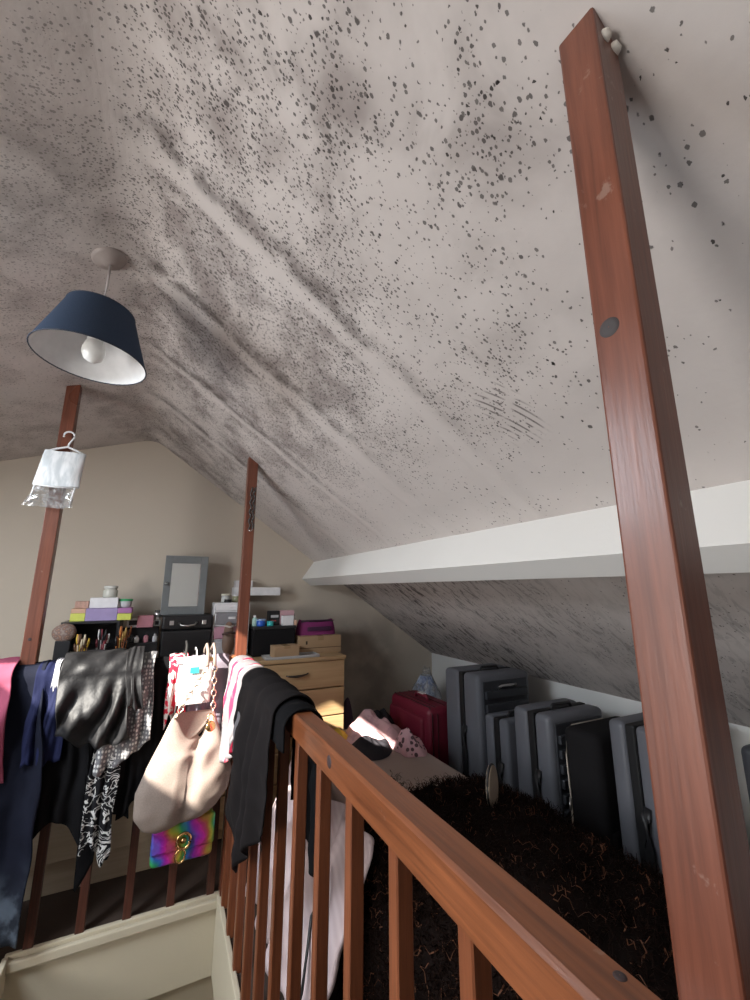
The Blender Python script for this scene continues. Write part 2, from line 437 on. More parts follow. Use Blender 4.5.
disc_on(pr, 'filler_lump', (-hs * .2, -hs, zr(.38) - .010), (-.2, -1, 0), .0065, .005, M_FILL, .003)
disc_on(pr, 'filler_lump', (hs * .6, -hs, zr(.39) - .006), (0, -1, .2), .007, .005, M_FILL, .004)
disc_on(pl, 'knot', (-.004, -.025, 1.02), (0, -1, 0), .006, .001, M_KNOT)

RT = .913                                   # top of rails
RXC = .328                                  # right rail centre
def rail_profile(w, h):
    a = w / 2; return [(-a, -h), (a, -h), (a, -.006), (a - .006, 0), (-a + .005, 0), (-a, -.005)]
br = thing('balustrade', 'stained wooden balustrade running from the cardigan towards the camera', 'balustrade', (RXC, 1.1, 0), 0, 'balustrades round the stairwell')
bm = prism([(p, q + RT) for p, q in rail_profile(.050, .050)], 'y', -.5 - 1.1, 2.012 - 1.1)
obj('handrail', bm, M_RAILY, br)
disc_on(br, 'knot', (-.025, .80 - 1.1, .890), (-1, 0, 0), .011, .0012, M_KNOT)
disc_on(br, 'knot', (.010, .262 - 1.1, RT), (0, 0, 1), .005, .001, M_KNOT)
bq = bx(-.0125, .0125, -.0125, .0125, 0, RT - .05, .002, 1)
for k in range(17):
    y = -.507 + .1545 * k
    if y > 1.98: break
    o = obj('baluster', bq.copy(), M_BAL, br); o.location = (-.004, y - 1.1, 0)
bq.free()
bb = thing('balustrade', 'stained wooden balustrade across the stairwell end, hung with clothes and handbags', 'balustrade', (-.1, 2.05, 0), 0, 'balustrades round the stairwell')
obj('handrail', prism([(p, q + RT) for p, q in rail_profile(.058, .05)], 'x', -.41 + .1, .312 + .1), M_RAILX, bb)
bq = bx(-.014, .014, -.014, .014, 0, RT - .05, .002, 1)
for k in range(5):
    o = obj('baluster', bq.copy(), M_BALD, bb); o.location = (-.30 + .145 * k + .1, 0.006, 0)
bq.free()
bl = thing('balustrade', 'short stained rail left of the far-left post, under the pink top', 'balustrade', (-.7, 2.05, 0), 0, 'balustrades round the stairwell')
obj('handrail', prism([(p, q + RT) for p, q in rail_profile(.058, .05)], 'x', -.25, .238), M_RAILX, bl)
for k in range(3): obj('baluster', bx(-.014, .014, -.014, .014, 0, RT - .05, .002, 1), M_BALD, bl, loc=(-.22 + .15 * k, 0.006, 0))

# ------------------------------------------------------------------ pendant lamp
LX, LY = -.228, 1.235
lp = thing('pendant_lamp', 'navy tapered pendant lampshade hanging from the mouldy ceiling', 'lamp', (LX, LY, zl(LX)))
Mr = Vector((SL, 0, -1)).to_track_quat('Z', 'Y').to_matrix()
obj('ceiling_rose', lathe([(.0005, .022), (.018, .021), (.022, .013), (.040, .010), (.044, .004), (.044, -.004)], 36, M=Mr), plain('greyed_white_plastic', (.36, .31, .29), .5), lp)
obj('cord', tube([(.006, 0, -.014), (.005, .0, -.09), (.002, -.005, -.20), (0, -.006, -.235)], .0032, 8), plain('grey_flex', (.42, .38, .37), .6), lp)
tN = NT('navy_shade_fabric'); v = tN.coord(); n2 = tN.noise(tN.scale(v, (500, 500, 500)), 1, 1)
M_NAVY = tN.fin(tN.mix(n2, (.026, .042, .075), (.045, .068, .115)), .8, 0, .2)
M_SHIN = plain('white_shade_lining', (.78, .78, .78), .6)
zb, zt_ = -.318, -.175
tl = Matrix.Rotation(math.radians(3), 3, 'Y')
Sh = Vector((0, -.008, -.25))
prof_o = [(.131, -.075), (.080, .072)]
obj('shade', lathe([(.131, -.075), (.1175, -.036), (.103, .005), (.090, .043), (.0805, .071)], 56, Sh, M=tl), M_NAVY, lp)
obj('shade_lining', lathe([(.1295, -.0745), (.079, .0705)], 56, Sh, M=tl), M_SHIN, lp)
for r, z in ((.1305, -.075), (.080, .072)):
    obj('shade_rim', tube([Sh + tl @ Vector((r * math.cos(a), r * math.sin(a), z)) for a in [2 * PI * i / 48 for i in range(48)]], .0017, 6, None, True), plain('dark_navy_trim', (.02, .03, .055), .7), lp)
sp_ = B()
for k in range(3):
    a = k * 2.094 + .4
    tube([Sh + Vector((.018 * math.cos(a), .018 * math.sin(a), .015)), Sh + tl @ Vector((.078 * math.cos(a), .078 * math.sin(a), .07))], .0015, 6, sp_)
obj('shade_spider', sp_, plain('white_wire', (.7, .7, .7), .4), lp)
obj('lampholder', lathe([(.006, .045), (.016, .04), (.019, .0), (.019, -.02), (.015, -.024)], 24, Sh), plain('white_lampholder', (.72, .72, .7), .4), lp)
obj('bulb', lathe([(.012, -.006), (.014, -.014), (.022, -.026), (.027, -.042), (.027, -.056), (.021, -.070), (.010, -.078), (.0005, -.080)], 28, Sh), plain('frosted_bulb', (.85, .85, .82), .3), lp)

# ------------------------------------------------------------------ moisture trap on the left post
mt = thing('moisture_trap', 'white hanging moisture absorber bag with a clear water pouch on the left post', 'dehumidifier bag', (-.425, 2.012, 1.66))
M_WPL = plain('white_plastic', (.82, .83, .84), .35)
mt.scale = (1.15, 1.15, 1.15); mt.location = (-.409, 2.008, 1.636)
hk = [Vector((.0 + .016 * math.cos(a), 0, .160 + .016 * math.sin(a))) for a in [math.radians(d) for d in range(-40, 215, 15)]]
hk = [Vector((0, 0, .118)), Vector((.004, 0, .132))] + hk
obj('hook', tube(hk, .0032, 8), M_WPL, mt)
obj('hanger_bar', tube([(-.058, 0, .094), (-.03, 0, .108), (0, 0, .119), (.03, 0, .108), (.058, 0, .094)], .004, 8), M_WPL, mt)
def bagfn(i, j):
    a = 2 * PI * i; z = .095 - .125 * j
    wd = .060 + .006 * j; dp = .008 + .012 * math.sin(PI * min(1, j * 1.05))
    x = wd * math.copysign(abs(math.cos(a)) ** .6, math.cos(a)); y = dp * math.sin(a)
    return Vector((x - .012 * j, y - .012 + .003 * nz(x * 40, z * 40), z + .004 * nz(x * 30, 5)))
tw = NT('white_pouch_film'); vv = tw.coord()
M_POUCH = tw.fin(tw.mix(tw.step(tw.noise(tw.scale(vv, (60, 60, 12)), 1, 3), .35, .65), (.62, .66, .68), (.9, .92, .93)), .3)
obj('absorbent_pouch', grid(bagfn, 40, 14, wrap=True), M_POUCH, mt, True)
tc = NT('clear_film'); g1 = tc.node('ShaderNodeBsdfTransparent'); g1.inputs[0].default_value = (.93, .94, .94, 1)
g2 = tc.node('ShaderNodeBsdfGlossy'); g2.inputs['Roughness'].default_value = .12
g3 = tc.node('ShaderNodeBsdfDiffuse'); g3.inputs[0].default_value = (.8, .8, .8, 1)
mA = tc.node('ShaderNodeMixShader'); mA.inputs[0].default_value = .5; mB = tc.node('ShaderNodeMixShader')
tc.put(mB.inputs[0], tc.step(tc.noise(tc.coord(), 45, 3, .6, .8), .42, .7, .12, .75))
tc.t.links.new(g2.outputs[0], mA.inputs[1]); tc.t.links.new(g3.outputs[0], mA.inputs[2])
tc.t.links.new(g1.outputs[0], mB.inputs[1]); tc.t.links.new(mA.outputs[0], mB.inputs[2]); tc.t.links.new(mB.outputs[0], tc.out.inputs[0])
M_CLEAR = tc.m
def pouch2(i, j):
    a = 2 * PI * i; z = -.03 - .075 * j
    wd = .058 + .012 * j * j; dp = .006 + .012 * math.sin(PI * j)
    x = wd * math.copysign(abs(math.cos(a)) ** .6, math.cos(a)); y = dp * math.sin(a)
    return Vector((x - .012 - .014 * j, y - .014 + .006 * nz(x * 50, z * 50), z + .012 * nz(x * 25, 2) * j))
obj('water_pouch', grid(pouch2, 40, 12, wrap=True), M_CLEAR, mt, True)
sm = B()
for sx in (-.068, .044): tube([(sx, -.02, -.028), (sx - .004, -.022, -.06), (sx - .008, -.018, -.09)], .003, 6, sm)
tube([(-.074, -.02, -.03), (-.01, -.026, -.035), (.048, -.02, -.03)], .0028, 6, sm)
obj('seam', sm, M_WPL, mt)

# beads on the mid post
bd = thing('bead_strand', 'dark beaded strand hanging down the slim corner post', 'beads', (.335, 2.0, 1.48))
bm = B()
for k in range(26):
    s = -1 if k % 2 else 1
    z = .005 + .0078 * k
    for q in (-1, 1):
        bmesh.ops.create_icosphere(bm, subdivisions=1, radius=.0052 + .0015 * ((k * 7) % 3) / 2, matrix=Matrix.Translation((.007 * q + .004 * math.sin(k * 1.1) + .004, -.0005 * (k % 3), z)))
obj('beads', bm, plain('dark_and_silver_beads', (.09, .08, .075), .25, .3, .8, 160), bd, True)
obj('loop', tube([(-.008, .0, .0), (0, -.002, -.012), (.009, 0, -.004), (.012, 0, .02)], .0025, 6), plain('silver_metal', (.6, .6, .6), .25, 1), bd)

# ------------------------------------------------------------------ chests of drawers
M_OAK = wood('pale_oak_veneer', (.42, .26, .12), (.62, .43, .235), 'x', .45, .5)
M_OAKT = wood('pale_oak_top', (.40, .25, .12), (.60, .42, .23), 'x', .42, .5)
M_BEECH = wood('beige_drawer_front', (.42, .33, .22), (.58, .48, .35), 'x', .5, .5)
M_DKH = plain('dark_bronze_handle', (.06, .05, .045), .35, .6)
def chest(label, x0, x1, y0, y1, h, rows, mat, plinth=.06, handle=True):
    cx = (x0 + x1) / 2; t = thing('chest_of_drawers', label, 'chest of drawers', (cx, (y0 + y1) / 2, 0))
    hw = (x1 - x0) / 2; hd = (y1 - y0) / 2
    bm = bx(-hw, -hw + .018, -hd + .02, hd, 0, h - .022); box(bm, hw - .018, hw, -hd + .02, hd, 0, h - .022)
    box(bm, -hw + .018, hw - .018, hd - .008, hd, 0, h - .022); box(bm, -hw + .018, hw - .018, -hd + .03, hd - .008, 0, plinth)
    box(bm, -hw + .018, hw - .018, -hd + .05, -hd + .06, plinth, h - .022)
    obj('carcass', bm, mat, t)
    obj('top', bx(-hw - .006, hw + .006, -hd - .008, hd, h - .022, h, .003), M_OAKT if mat is M_OAK else mat, t)
    dh = (h - .022 - plinth) / rows
    for k in range(rows):
        z0 = plinth + dh * k + .003; z1 = plinth + dh * (k + 1) - .004
        d = obj('drawer', bx(-hw + .002, hw - .002, -hd, -hd + .019, z0, z1, .003), mat, t)
        if handle:
            for sx in ((-.45, .45) if hw > .5 else (-.22,)) if not handle == 'one' else (.18,):
                zc = (z0 + z1) / 2 + .008; c = hw * sx
                pts = [(c + q * .062, -hd - .002 - .016 * (1 - q * q) ** .5, zc + .010 * q * q * (1 if q > 0 else .4) - .004) for q in [i / 8 - 1 for i in range(17)]]
                obj('handle', tube(pts, [.0035 + .004 * (1 - abs(i / 8 - 1)) for i in range(17)], 8), M_DKH, d)
    return t
chest('pale oak chest of drawers with bronze handles against the gable wall', .30, 1.003, 2.42, 2.885, .822, 5, M_OAK, .05, 'one')
chest('beige chest of drawers half hidden behind the clothes on the rail', -.62, .285, 2.32, 2.885, .80, 3, M_BEECH, .12, False)
ZC = .822; ZL = .80

# ------------------------------------------------------------------ things on the oak chest
M_CARD = plain('brown_cardboard', (.46, .30, .17), .8, 0, .15, 12)
M_BLACK = plain('black_plastic', (.016, .016, .018), .4)
M_BLKF = fabric('black_storage_fabric', (.014, .013, .014))
M_SILV = plain('brushed_silver', (.62, .62, .62), .28, 1)
M_GREYM = plain('grey_painted_wood', (.20, .215, .22), .5)
M_WHITE2 = plain('white_box_card', (.78, .77, .78), .6)
def simple(name, label, cat, bm, mat, group=None, smooth=False, loc=None):
    return tag(obj(name, bm, mat, None, smooth, loc), label, cat, group)
# grey tray with small cardboard box
tr_ = thing('serving_tray', 'flat grey tray lying on the front of the oak chest', 'tray', (.69, 2.475, ZC))
obj('tray_base', bx(-.155, .155, -.055, .065, 0, .006, .002), plain('pale_grey_tray', (.42, .42, .43), .4), tr_)
bm = B()
for a in ((-.155, .155, -.055, -.051), (-.155, .155, .061, .065), (-.155, -.151, -.051, .061), (.151, .155, -.051, .061)): box(bm, *a, .006, .014)
obj('tray_rim', bm, plain('pale_grey_tray_rim', (.5, .5, .5), .4), tr_)
def carton(label, x, y, z, w, d, h, rz=0, name='cardboard_box', mat=None, tape=True, group=None):
    t = thing(name, label, 'box', (x, y, z), rz, group); m = mat or M_CARD
    obj('box_body', bx(-w / 2, w / 2, -d / 2, d / 2, 0, h * .985, .002), m, t)
    e = obj('lid_flap', bx(-w / 2 + .001, -.0015, -d / 2 + .001, d / 2 - .001, h * .985, h, .0008), m, t)
    obj('lid_flap', bx(.0015, w / 2 - .001, -d / 2 + .001, d / 2 - .001, h * .985, h, .0008), m, t)
    if tape: obj('packing_tape', bx(-.018, .018, -d / 2 - .0006, d / 2 + .0006, h * .75, h + .0006), plain('clear_brown_tape', (.40, .26, .14), .25), t)
    return t
carton('small cardboard box on the grey tray', .655, 2.485, ZC + .006, .145, .09, .062, .06)
cb = carton('large cardboard box under the magenta wash bag', .893, 2.655, ZC, .268, .22, .102, .0)
obj('lid_seam', bx(-.137, .137, -.1115, -.1095, .032, .036), plain('dark_card_edge', (.16, .09, .05), .8), cb)
obj('cut_handle', bx(-.095, -.085, -.1118, -.109, .055, .075, .002), plain('dark_card_hole', (.05, .03, .02), .9), cb)
# magenta wash bag
wb = thing('wash_bag', 'magenta fabric wash bag on the large cardboard box', 'bag', (.893, 2.655, ZC + .1025))
M_MAG = fabric('magenta_nylon', (.24, .04, .15), .6, 300)
def wbag(i, j):
    a = 2 * PI * i; z = .085 * j
    wd = (.125 - .018 * j * j) ; dp = .055 * (1 - .25 * j) ; k = .5
    return Vector((wd * math.copysign(abs(math.cos(a)) ** k, math.cos(a)), dp * math.copysign(abs(math.sin(a)) ** k, math.sin(a)), z + .008 * math.cos(a * 2) * j + .003 * nz(math.cos(a) * 3, j * 3)))
bm = grid(wbag, 40, 9, wrap=True)
obj('bag_body', bm, M_MAG, wb, True)
obj('bag_top', bx(-.104, .104, -.038, .038, .076, .086, .004), plain('dark_purple_mesh', (.10, .03, .08), .7), wb)
obj('pocket', bx(-.07, .085, -.062, -.050, .024, .050, .004), plain('dark_purple_pocket', (.07, .02, .06), .6), wb)
obj('zip', tube([(-.11, -.04, .083), (0, -.046, .082), (.11, -.04, .085)], .0025, 6), M_BLACK, wb)
# black storage box + its things
sb = thing('storage_box', 'black fabric storage box at the back of the oak chest', 'storage box', (.615, 2.66, ZC))
obj('box_body', bx(-.125, .125, -.085, .14, 0, .150, .006), M_BLKF, sb)
obj('lid', bx(-.127, .127, -.088, .142, .150, .168, .004), plain('black_lid', (.02, .02, .022), .5), sb)
ZB = ZC + .168
M_GLS = plain('clear_bottle', (.55, .57, .56), .12)
def bottle(name, label, x, y, z, r, h, mat, capmat, cat='bottle', neck=.45, group=None, caph=.2):
    t = thing(name, label, cat, (x, y, z), 0, group)
    hb = h * (1 - caph)
    obj('bottle_body', lathe([(.0005, 0), (r * .9, 0), (r, .004), (r, hb * .78), (r * .85, hb * .9), (r * neck, hb * .97), (r * neck, hb)], 20), mat, t)
    obj('cap', lathe([(r * neck * 1.15, hb), (r * neck * 1.2, hb + .001), (r * neck * 1.2, h - .002), (r * neck, h), (.0005, h)], 20), capmat, t)
    return t
bottle('face_cream_jar', 'blue cream jar on the black storage box', .535, 2.60, ZB, .026, .042, plain('blue_glass', (.03, .12, .55), .2), plain('pale_blue_cap', (.35, .5, .75), .3), 'jar', .9)
bottle('face_cream_jar', 'teal cream jar on the black storage box', .588, 2.592, ZB, .020, .028, plain('teal_glass', (.04, .42, .42), .25), plain('teal_cap', (.05, .5, .5), .3), 'jar', .95)
bottle('cosmetic_bottle', 'pale green cosmetic bottle behind the blue jar', .503, 2.625, ZB, .016, .062, plain('pale_green_plastic', (.4, .6, .52), .3), M_WHITE2)
pb = carton('tall black printed box on the storage box', .62, 2.66, ZB, .065, .05, .085, .1, 'perfume_box', M_BLACK, False)
obj('printed_panel', bx(-.024, .024, -.0258, -.0249, .045, .06), plain('silver_print', (.5, .5, .52), .4), pb)
obj('printed_panel', bx(-.024, .01, -.0258, -.0249, .022, .03), plain('red_print', (.4, .06, .06), .5), pb)
carton('white square box right of the black printed box', .694, 2.605, ZB, .068, .045, .056, -.05, 'perfume_box', M_WHITE2, False)
carton('pink small box behind the white square box', .700, 2.67, ZB, .09, .05, .085, .1, 'perfume_box', plain('pink_card', (.62, .38, .42), .6), False)
bottle('cosmetic_bottle', 'peach lipstick tube in front of the white square box', .742, 2.59, ZB, .009, .03, plain('peach_tube', (.7, .42, .3), .4), plain('peach_cap', (.75, .5, .38), .3), neck=.9)
cl_ = thing('cellophane_wrap', 'crumpled clear cellophane at the corner of the black storage box', 'wrapper', (.755, 2.70, ZB))
bm = B(); bmesh.ops.create_icosphere(bm, subdivisions=3, radius=.035)
for v in bm.verts:
    v.co *= 1 + .5 * nz(v.co.x * 45, v.co.y * 45, v.co.z * 45); v.co.z = max(0, v.co.z + .028); v.co.x *= .5
obj('wrap', bm, M_CLEAR, cl_)
# white wall ledge
ws = thing('wall_ledge', 'white box shelf on the gable wall behind the slim corner post', 'shelf', (.57, 2.84, 1.165))
obj('ledge_board', bx(-.175, .115, -.07, .058, 0, .052, .003), M_WHITE2, ws)
obj('back_panel', bx(-.165, -.06, -.04, .058, .053, .095, .003), plain('off_white_panel', (.7, .69, .7), .6), ws)
# white drawer tower
dt = thing('drawer_tower', 'small white plastic drawer tower beside the corner post', 'organiser', (.37, 2.70, ZC))
M_WP = plain('white_organiser_plastic', (.82, .81, .83), .35)
bm = bx(-.10, -.094, -.07, .08, 0, .27); box(bm, .094, .10, -.07, .08, 0, .27); box(bm, -.10, .10, .076, .08, 0, .27)
for z in (0, .085, .155, .225, .266): box(bm, -.094, .094, -.07, .076, z, z + .006)
dt.scale = (1.0, 1.0, 1.12)
obj('frame', bm, M_WP, dt)
for z, hgt, m in ((.008, .075, plain('white_bottom_drawer', (.7, .68, .72), .4)), (.093, .06, plain('pink_drawer', (.62, .33, .42), .35)), (.163, .06, plain('smoky_clear_drawer', (.26, .25, .27), .12)), (.233, .032, M_WP)):
    d = obj('drawer', bx(-.092, .092, -.078, .07, z, z + hgt, .003), m, dt)
    obj('drawer_knob', bx(-.02, .02, -.084, -.078, z + hgt * .45, z + hgt * .65, .002), M_WP, d)
bottle('candle_jar', 'glass candle jar on top of the white drawer tower', .335, 2.69, ZC + .3055, .024, .05, M_GLS, plain('cream_wax', (.7, .67, .55), .5), 'jar', .9)
bottle('face_powder', 'black powder compact on the front of the white drawer tower', .345, 2.650, ZC + .3055, .022, .018, M_BLACK, M_BLACK, 'compact', .9)
bottle('candle_jar', 'small green glass on the white drawer tower', .395, 2.70, ZC + .3055, .02, .045, plain('olive_glass', (.35, .36, .22), .2), M_WHITE2, 'jar', .9)
for k, (x, c, lb) in enumerate(((.44, (.72, .7, .66), 'white'), (.425, (.55, .5, .3), 'yellowish'))):
    bottle('cosmetic_bottle', lb + ' small bottle at the right of the drawer tower top', x, 2.66 + .05 * k, ZC + .3055, .011, .04, plain(lb + '_bottle', c, .3), M_WHITE2)
# sandal leaning upright
sd = thing('sandal', 'brown flat sandal standing upright against the white drawer tower', 'sandal', (.355, 2.575, ZC + .004), 0)
def sole(i, j):
    a = 2 * PI * i; z = .075 + .075 * math.sin(a); k = (z / .15)
    wd = .020 + .009 * k + .004 * math.sin(k * 6)
    return Vector((wd * math.cos(a), (.0 if j < .5 else .010) - .06 * 0 + .02 * k, z))
bm = grid(sole, 32, 2, wrap=True)
bm.verts.ensure_lookup_table(); bmesh.ops.contextual_create(bm, geom=[e for e in bm.edges if e.is_boundary and e.verts[0].co.y - .02 * e.verts[0].co.z / .15 < .005])
sd.scale = (1.3, 1.3, 1.3)
obj('sole', bm, plain('tan_insole', (.24, .15, .11), .6), sd)
obj('strap', tube([(-.026, -.0, .10), (-.018, -.020, .105), (0, -.026, .108), (.018, -.018, .105), (.027, .0, .10)], .005, 8), plain('dark_strap', (.06, .03, .025), .5), sd)
obj('strap', tube([(-.02, -.0, .135), (0, -.012, .13), (.02, 0, .135)], .004, 8), plain('white_bead_strap', (.6, .55, .5), .3), sd)
# black case with handle + grey mirror cabinet
bc = thing('vanity_case', 'black hard vanity case with a silver handle below the mirror', 'case', (.135, 2.66, ZL))
obj('case_body', bx(-.128, .128, -.06, .14, 0, .185, .012, 3), M_BLACK, bc)
obj('case_lid', bx(-.129, .129, -.061, .141, .187, .262, .012, 3), M_BLACK, bc)
hp = [(-.045, -.062, .222), (-.042, -.075, .222), (-.035, -.086, .212), (0, -.09, .208), (.035, -.086, .214), (.042, -.075, .224), (.047, -.062, .224)]
obj('handle', tube(hp, .0048, 8), M_SILV, bc)
for sx in (-.08, .085): obj('latch', bx(sx - .011, sx + .011, -.066, -.060, .212, .236, .002), M_SILV, bc)
mc = thing('mirror_cabinet', 'grey-framed cabinet mirror leaning on the gable above the vanity case', 'mirror', (.108, 2.715, ZL + .2625))
obj('cabinet_box', bx(-.112, .112, .0, .09, 0, .330, .003), plain('grey_cabinet_side', (.16, .17, .175), .5), mc)
bm = B()
for a in ((-.115, -.078, 0, .333), (.076, .115, 0, .333), (-.078, .076, 0, .045), (-.078, .076, .29, .333)): box(bm, a[0], a[1], -.020, -.001, a[2], a[3], .002)
dr_ = obj('door_frame', bm, M_GREYM, mc)
tm = NT('mirror_glass'); tm.fin((.82, .83, .83), .03, 1)
obj('mirror_pane', bx(-.078, .076, -.012, -.006, .045, .29), tm.m, dr_)
obj('door_knob', lathe([(.004, 0), (.004, .006), (.009, .012), (.009, .016), (.0005, .019)], 16, (-.100, -.02, .175), M=Vector((0, -1, 0)).to_track_quat('Z', 'Y').to_matrix()), M_SILV, dr_)

# ------------------------------------------------------------------ black organiser shelf left, with boxes and cosmetics
og = thing('organiser_shelf', 'black open organiser shelf crowded with brushes and cosmetics', 'organiser', (-.20, 2.68, ZL))
bm = bx(-.235, -.223, -.11, .12, 0, .235); box(bm, .0, .012, -.11, .12, 0, .235); box(bm, -.223, .0, .11, .12, 0, .235)
obj('side_and_back', bm, M_BLACK, og)
for z in (0, .105, .235): obj('shelf_board', bx(-.235, .012, -.11, .12, z, z + .01, .001), M_BLACK, og)
obj('step_shelf', bx(.013, .195, -.10, .12, 0, .13, .003), M_BLACK, og)
obj('step_shelf', bx(.013, .195, 0.02, .12, .131, .20, .003), M_BLACK, og)
ZO = ZL + .246; ZS = ZL + .131
def col_box(name, label, x, y, z, w, d, h, parts, rz=0):
    t = thing(name, label, 'box', (x, y, z), rz)
    for (a, b, c0, c1, m, nm) in parts: obj(nm, bx(-w / 2 + w * a, -w / 2 + w * b, -d / 2, d / 2, h * c0, h * c1, .002), m, t)
    return t
MV = plain('lilac_card', (.34, .27, .48), .6); MY = plain('lime_yellow_card', (.62, .66, .12), .6); MPk = plain('orchid_card', (.38, .16, .36), .6); MO = plain('peach_card', (.62, .38, .26), .6)
col_box('gift_box', 'lilac and lime striped gift box on the black organiser', -.275, 2.66, ZO, .265, .12, .062, [(0, .235, 0, .62, MY, 'lime_end'), (0, .235, .63, 1, MO, 'peach_edge'), (.236, .76, 0, 1, MV, 'lilac_panel'), (.761, 1, 0, .55, MY, 'lime_end'), (.761, 1, .56, 1, MPk, 'orchid_edge')])
carton('small peach floral box on the left end of the gift box', -.372, 2.67, ZO + .063, .058, .06, .034, 0, 'trinket_box', plain('peach_floral_card', (.46, .28, .22), .6, 0, .5, 90), False)
carton('white carton under the glass jar', -.275, 2.665, ZO + .063, .125, .09, .052, .03, 'white_carton', M_WHITE2, False)
bottle('glass_jar', 'clear glass jar on top of the white carton', -.255, 2.665, ZO + .116, .034, .06, plain('cloudy_glass', (.56, .56, .50), .12), plain('cloudy_glass_lid', (.62, .62, .58), .15), 'jar', .8, None, .25)
tb = thing('food_tub', 'clear plastic tub with green lid beside the white carton', 'tub', (-.178, 2.66, ZO + .063))
obj('tub_body', lathe([(.0005, 0), (.026, 0), (.031, .034), (.031, .036)], 24), plain('milky_plastic', (.6, .62, .62), .3), tb)
obj('tub_lid', lathe([(.033, .033), (.034, .036), (.034, .042), (.030, .044), (.0005, .044)], 24), plain('green_lid', (.03, .34, .12), .4), tb)
carton('pink flat box right of the lilac gift box', -.075, 2.69, ZO - .045, .078, .06, .062, 0, 'pink_box', plain('dusty_pink_card', (.48, .20, .24), .6), False)
pc = thing('potpourri_pouch', 'brown floral patterned pouch at the left end of the organiser', 'pouch', (-.405, 2.515, ZL + .125))
tf = NT('brown_floral_cloth'); dd, cc = tf.voro(tf.coord(), 70); M_FLOR = tf.fin(tf.ramp(dd, [(.0, (.42, .25, .17)), (.4, (.18, .11, .09)), (.8, (.30, .24, .21))]), .8)
bm = B(); bmesh.ops.create_icosphere(bm, subdivisions=3, radius=.05)
for v in bm.verts:
    v.co.x *= 1.0; v.co.y *= .7; v.co *= 1 + .12 * nz(v.co.x * 30, v.co.y * 30, v.co.z * 30); v.co.z = v.co.z * .85 + .075
bmesh.ops.translate(bm, verts=bm.verts, vec=(0, 0, 0))
obj('pouch_body', bm, M_FLOR, pc, True)
obj('pouch_stand', bx(-.03, .03, -.022, .022, -.125, .04, .003), M_BLACK, pc)
# brush pots
def brush_pot(label, x, y, z, potmat, cols, n=9, h=.1, r=.026):
    t = thing('brush_pot', label, 'brush pot', (x, y, z))
    obj('pot', lathe([(.0005, 0), (r * .85, 0), (r, h * .55), (r * .94, h * .55), (r * .8, .004), (.0005, .004)], 20), potmat, t)
    for k in range(n):
        a = k * 2.4; q = r * .62 * math.sqrt((k + .5) / n)
        p0 = Vector((q * .5 * math.cos(a), q * .5 * math.sin(a), .006)); p1 = Vector((q * 1.6 * math.cos(a), q * 1.6 * math.sin(a), h * (.85 + .25 * ((k * 5) % 3) / 2)))
        b = obj('brush', tube([p0, p0.lerp(p1, .7), p0.lerp(p1, .74)], [.0022, .003, .0035], 6), cols[k % len(cols)], t)
        obj('bristles', tube([p0.lerp(p1, .75), p0.lerp(p1, .88), p1], [.0035, .006, .003], 6), cols[(k + 1) % len(cols)], b)
    return t
cB = [plain('tan_bristle', (.36, .2, .1), .8), plain('yellow_handle', (.7, .45, .05), .4), plain('brown_handle', (.14, .07, .04), .4), plain('cream_bristle', (.66, .56, .4), .8)]
cD = [M_BLACK, plain('white_bristle', (.75, .73, .72), .8), plain('rose_handle', (.3, .06, .08), .4), M_BLACK]
cO = [plain('orange_bristle', (.6, .2, .05), .8), M_BLACK, plain('rust_bristle', (.3, .1, .04), .8), plain('gold_handle', (.55, .36, .12), .35, .5)]
brush_pot('pot of tan and yellow make-up brushes at the left of the organiser', -.33, 2.50, ZL, plain('amber_pot', (.38, .20, .07), .3), cB, 11, .175, .034)
brush_pot('pot of black and white make-up brushes in the organiser', -.25, 2.535, ZL, M_BLACK, cD, 12, .19, .032)
brush_pot('pot of orange tipped brushes under the lilac gift box', -.165, 2.535, ZL, M_BLACK, cO, 14, .20, .035)
# cosmetics on the step shelf
rndb = [(-.158, 'white', .017, .05, (.75, .75, .75)), (-.118, 'grey', .015, .042, (.4, .4, .42)), (-.070, 'clear', .016, .045, (.62, .64, .64)), (-.025, 'dark', .016, .05, (.06, .05, .06))]
white_frame = thing('photo_frame', 'small white picture frame among the cosmetics', 'frame', (-.125, 2.69, ZL + .2035))
bm = B()
for a in ((-.038, -.028, 0, .045), (.028, .038, 0, .045), (-.028, .028, 0, .010), (-.028, .028, .035, .045)): box(bm, a[0], a[1], -.004, .004, a[2], a[3], .001)
obj('frame', bm, M_WHITE2, white_frame); obj('picture', bx(-.028, .028, -.001, .003, .010, .035), M_BLACK, white_frame)
bottle('perfume_bottle', 'ivory perfume bottle beside the white picture frame', -.06, 2.71, ZL + .2025, .017, .048, plain('ivory_glass', (.72, .68, .62), .25), plain('ivory_cap', (.8, .78, .75), .3), neck=.8)
pq = thing('perfume_bottle', 'square clear perfume bottle with dark centre', 'bottle', (-.018, 2.71, ZL + .2025))
obj('bottle_body', bx(-.018, .018, -.012, .012, 0, .036, .005), M_GLS, pq); obj('label', bx(-.009, .009, -.0128, -.0118, .008, .028), M_BLACK, pq); obj('cap', bx(-.008, .008, -.007, .007, .036, .05, .002), M_SILV, pq)
bottle('nail_polish', 'silver round trinket on the organiser edge below the pink box', -.018, 2.74, ZL + .2525, .022, .035, M_SILV, plain('smoky_cap', (.12, .11, .1), .3), 'trinket', .7)
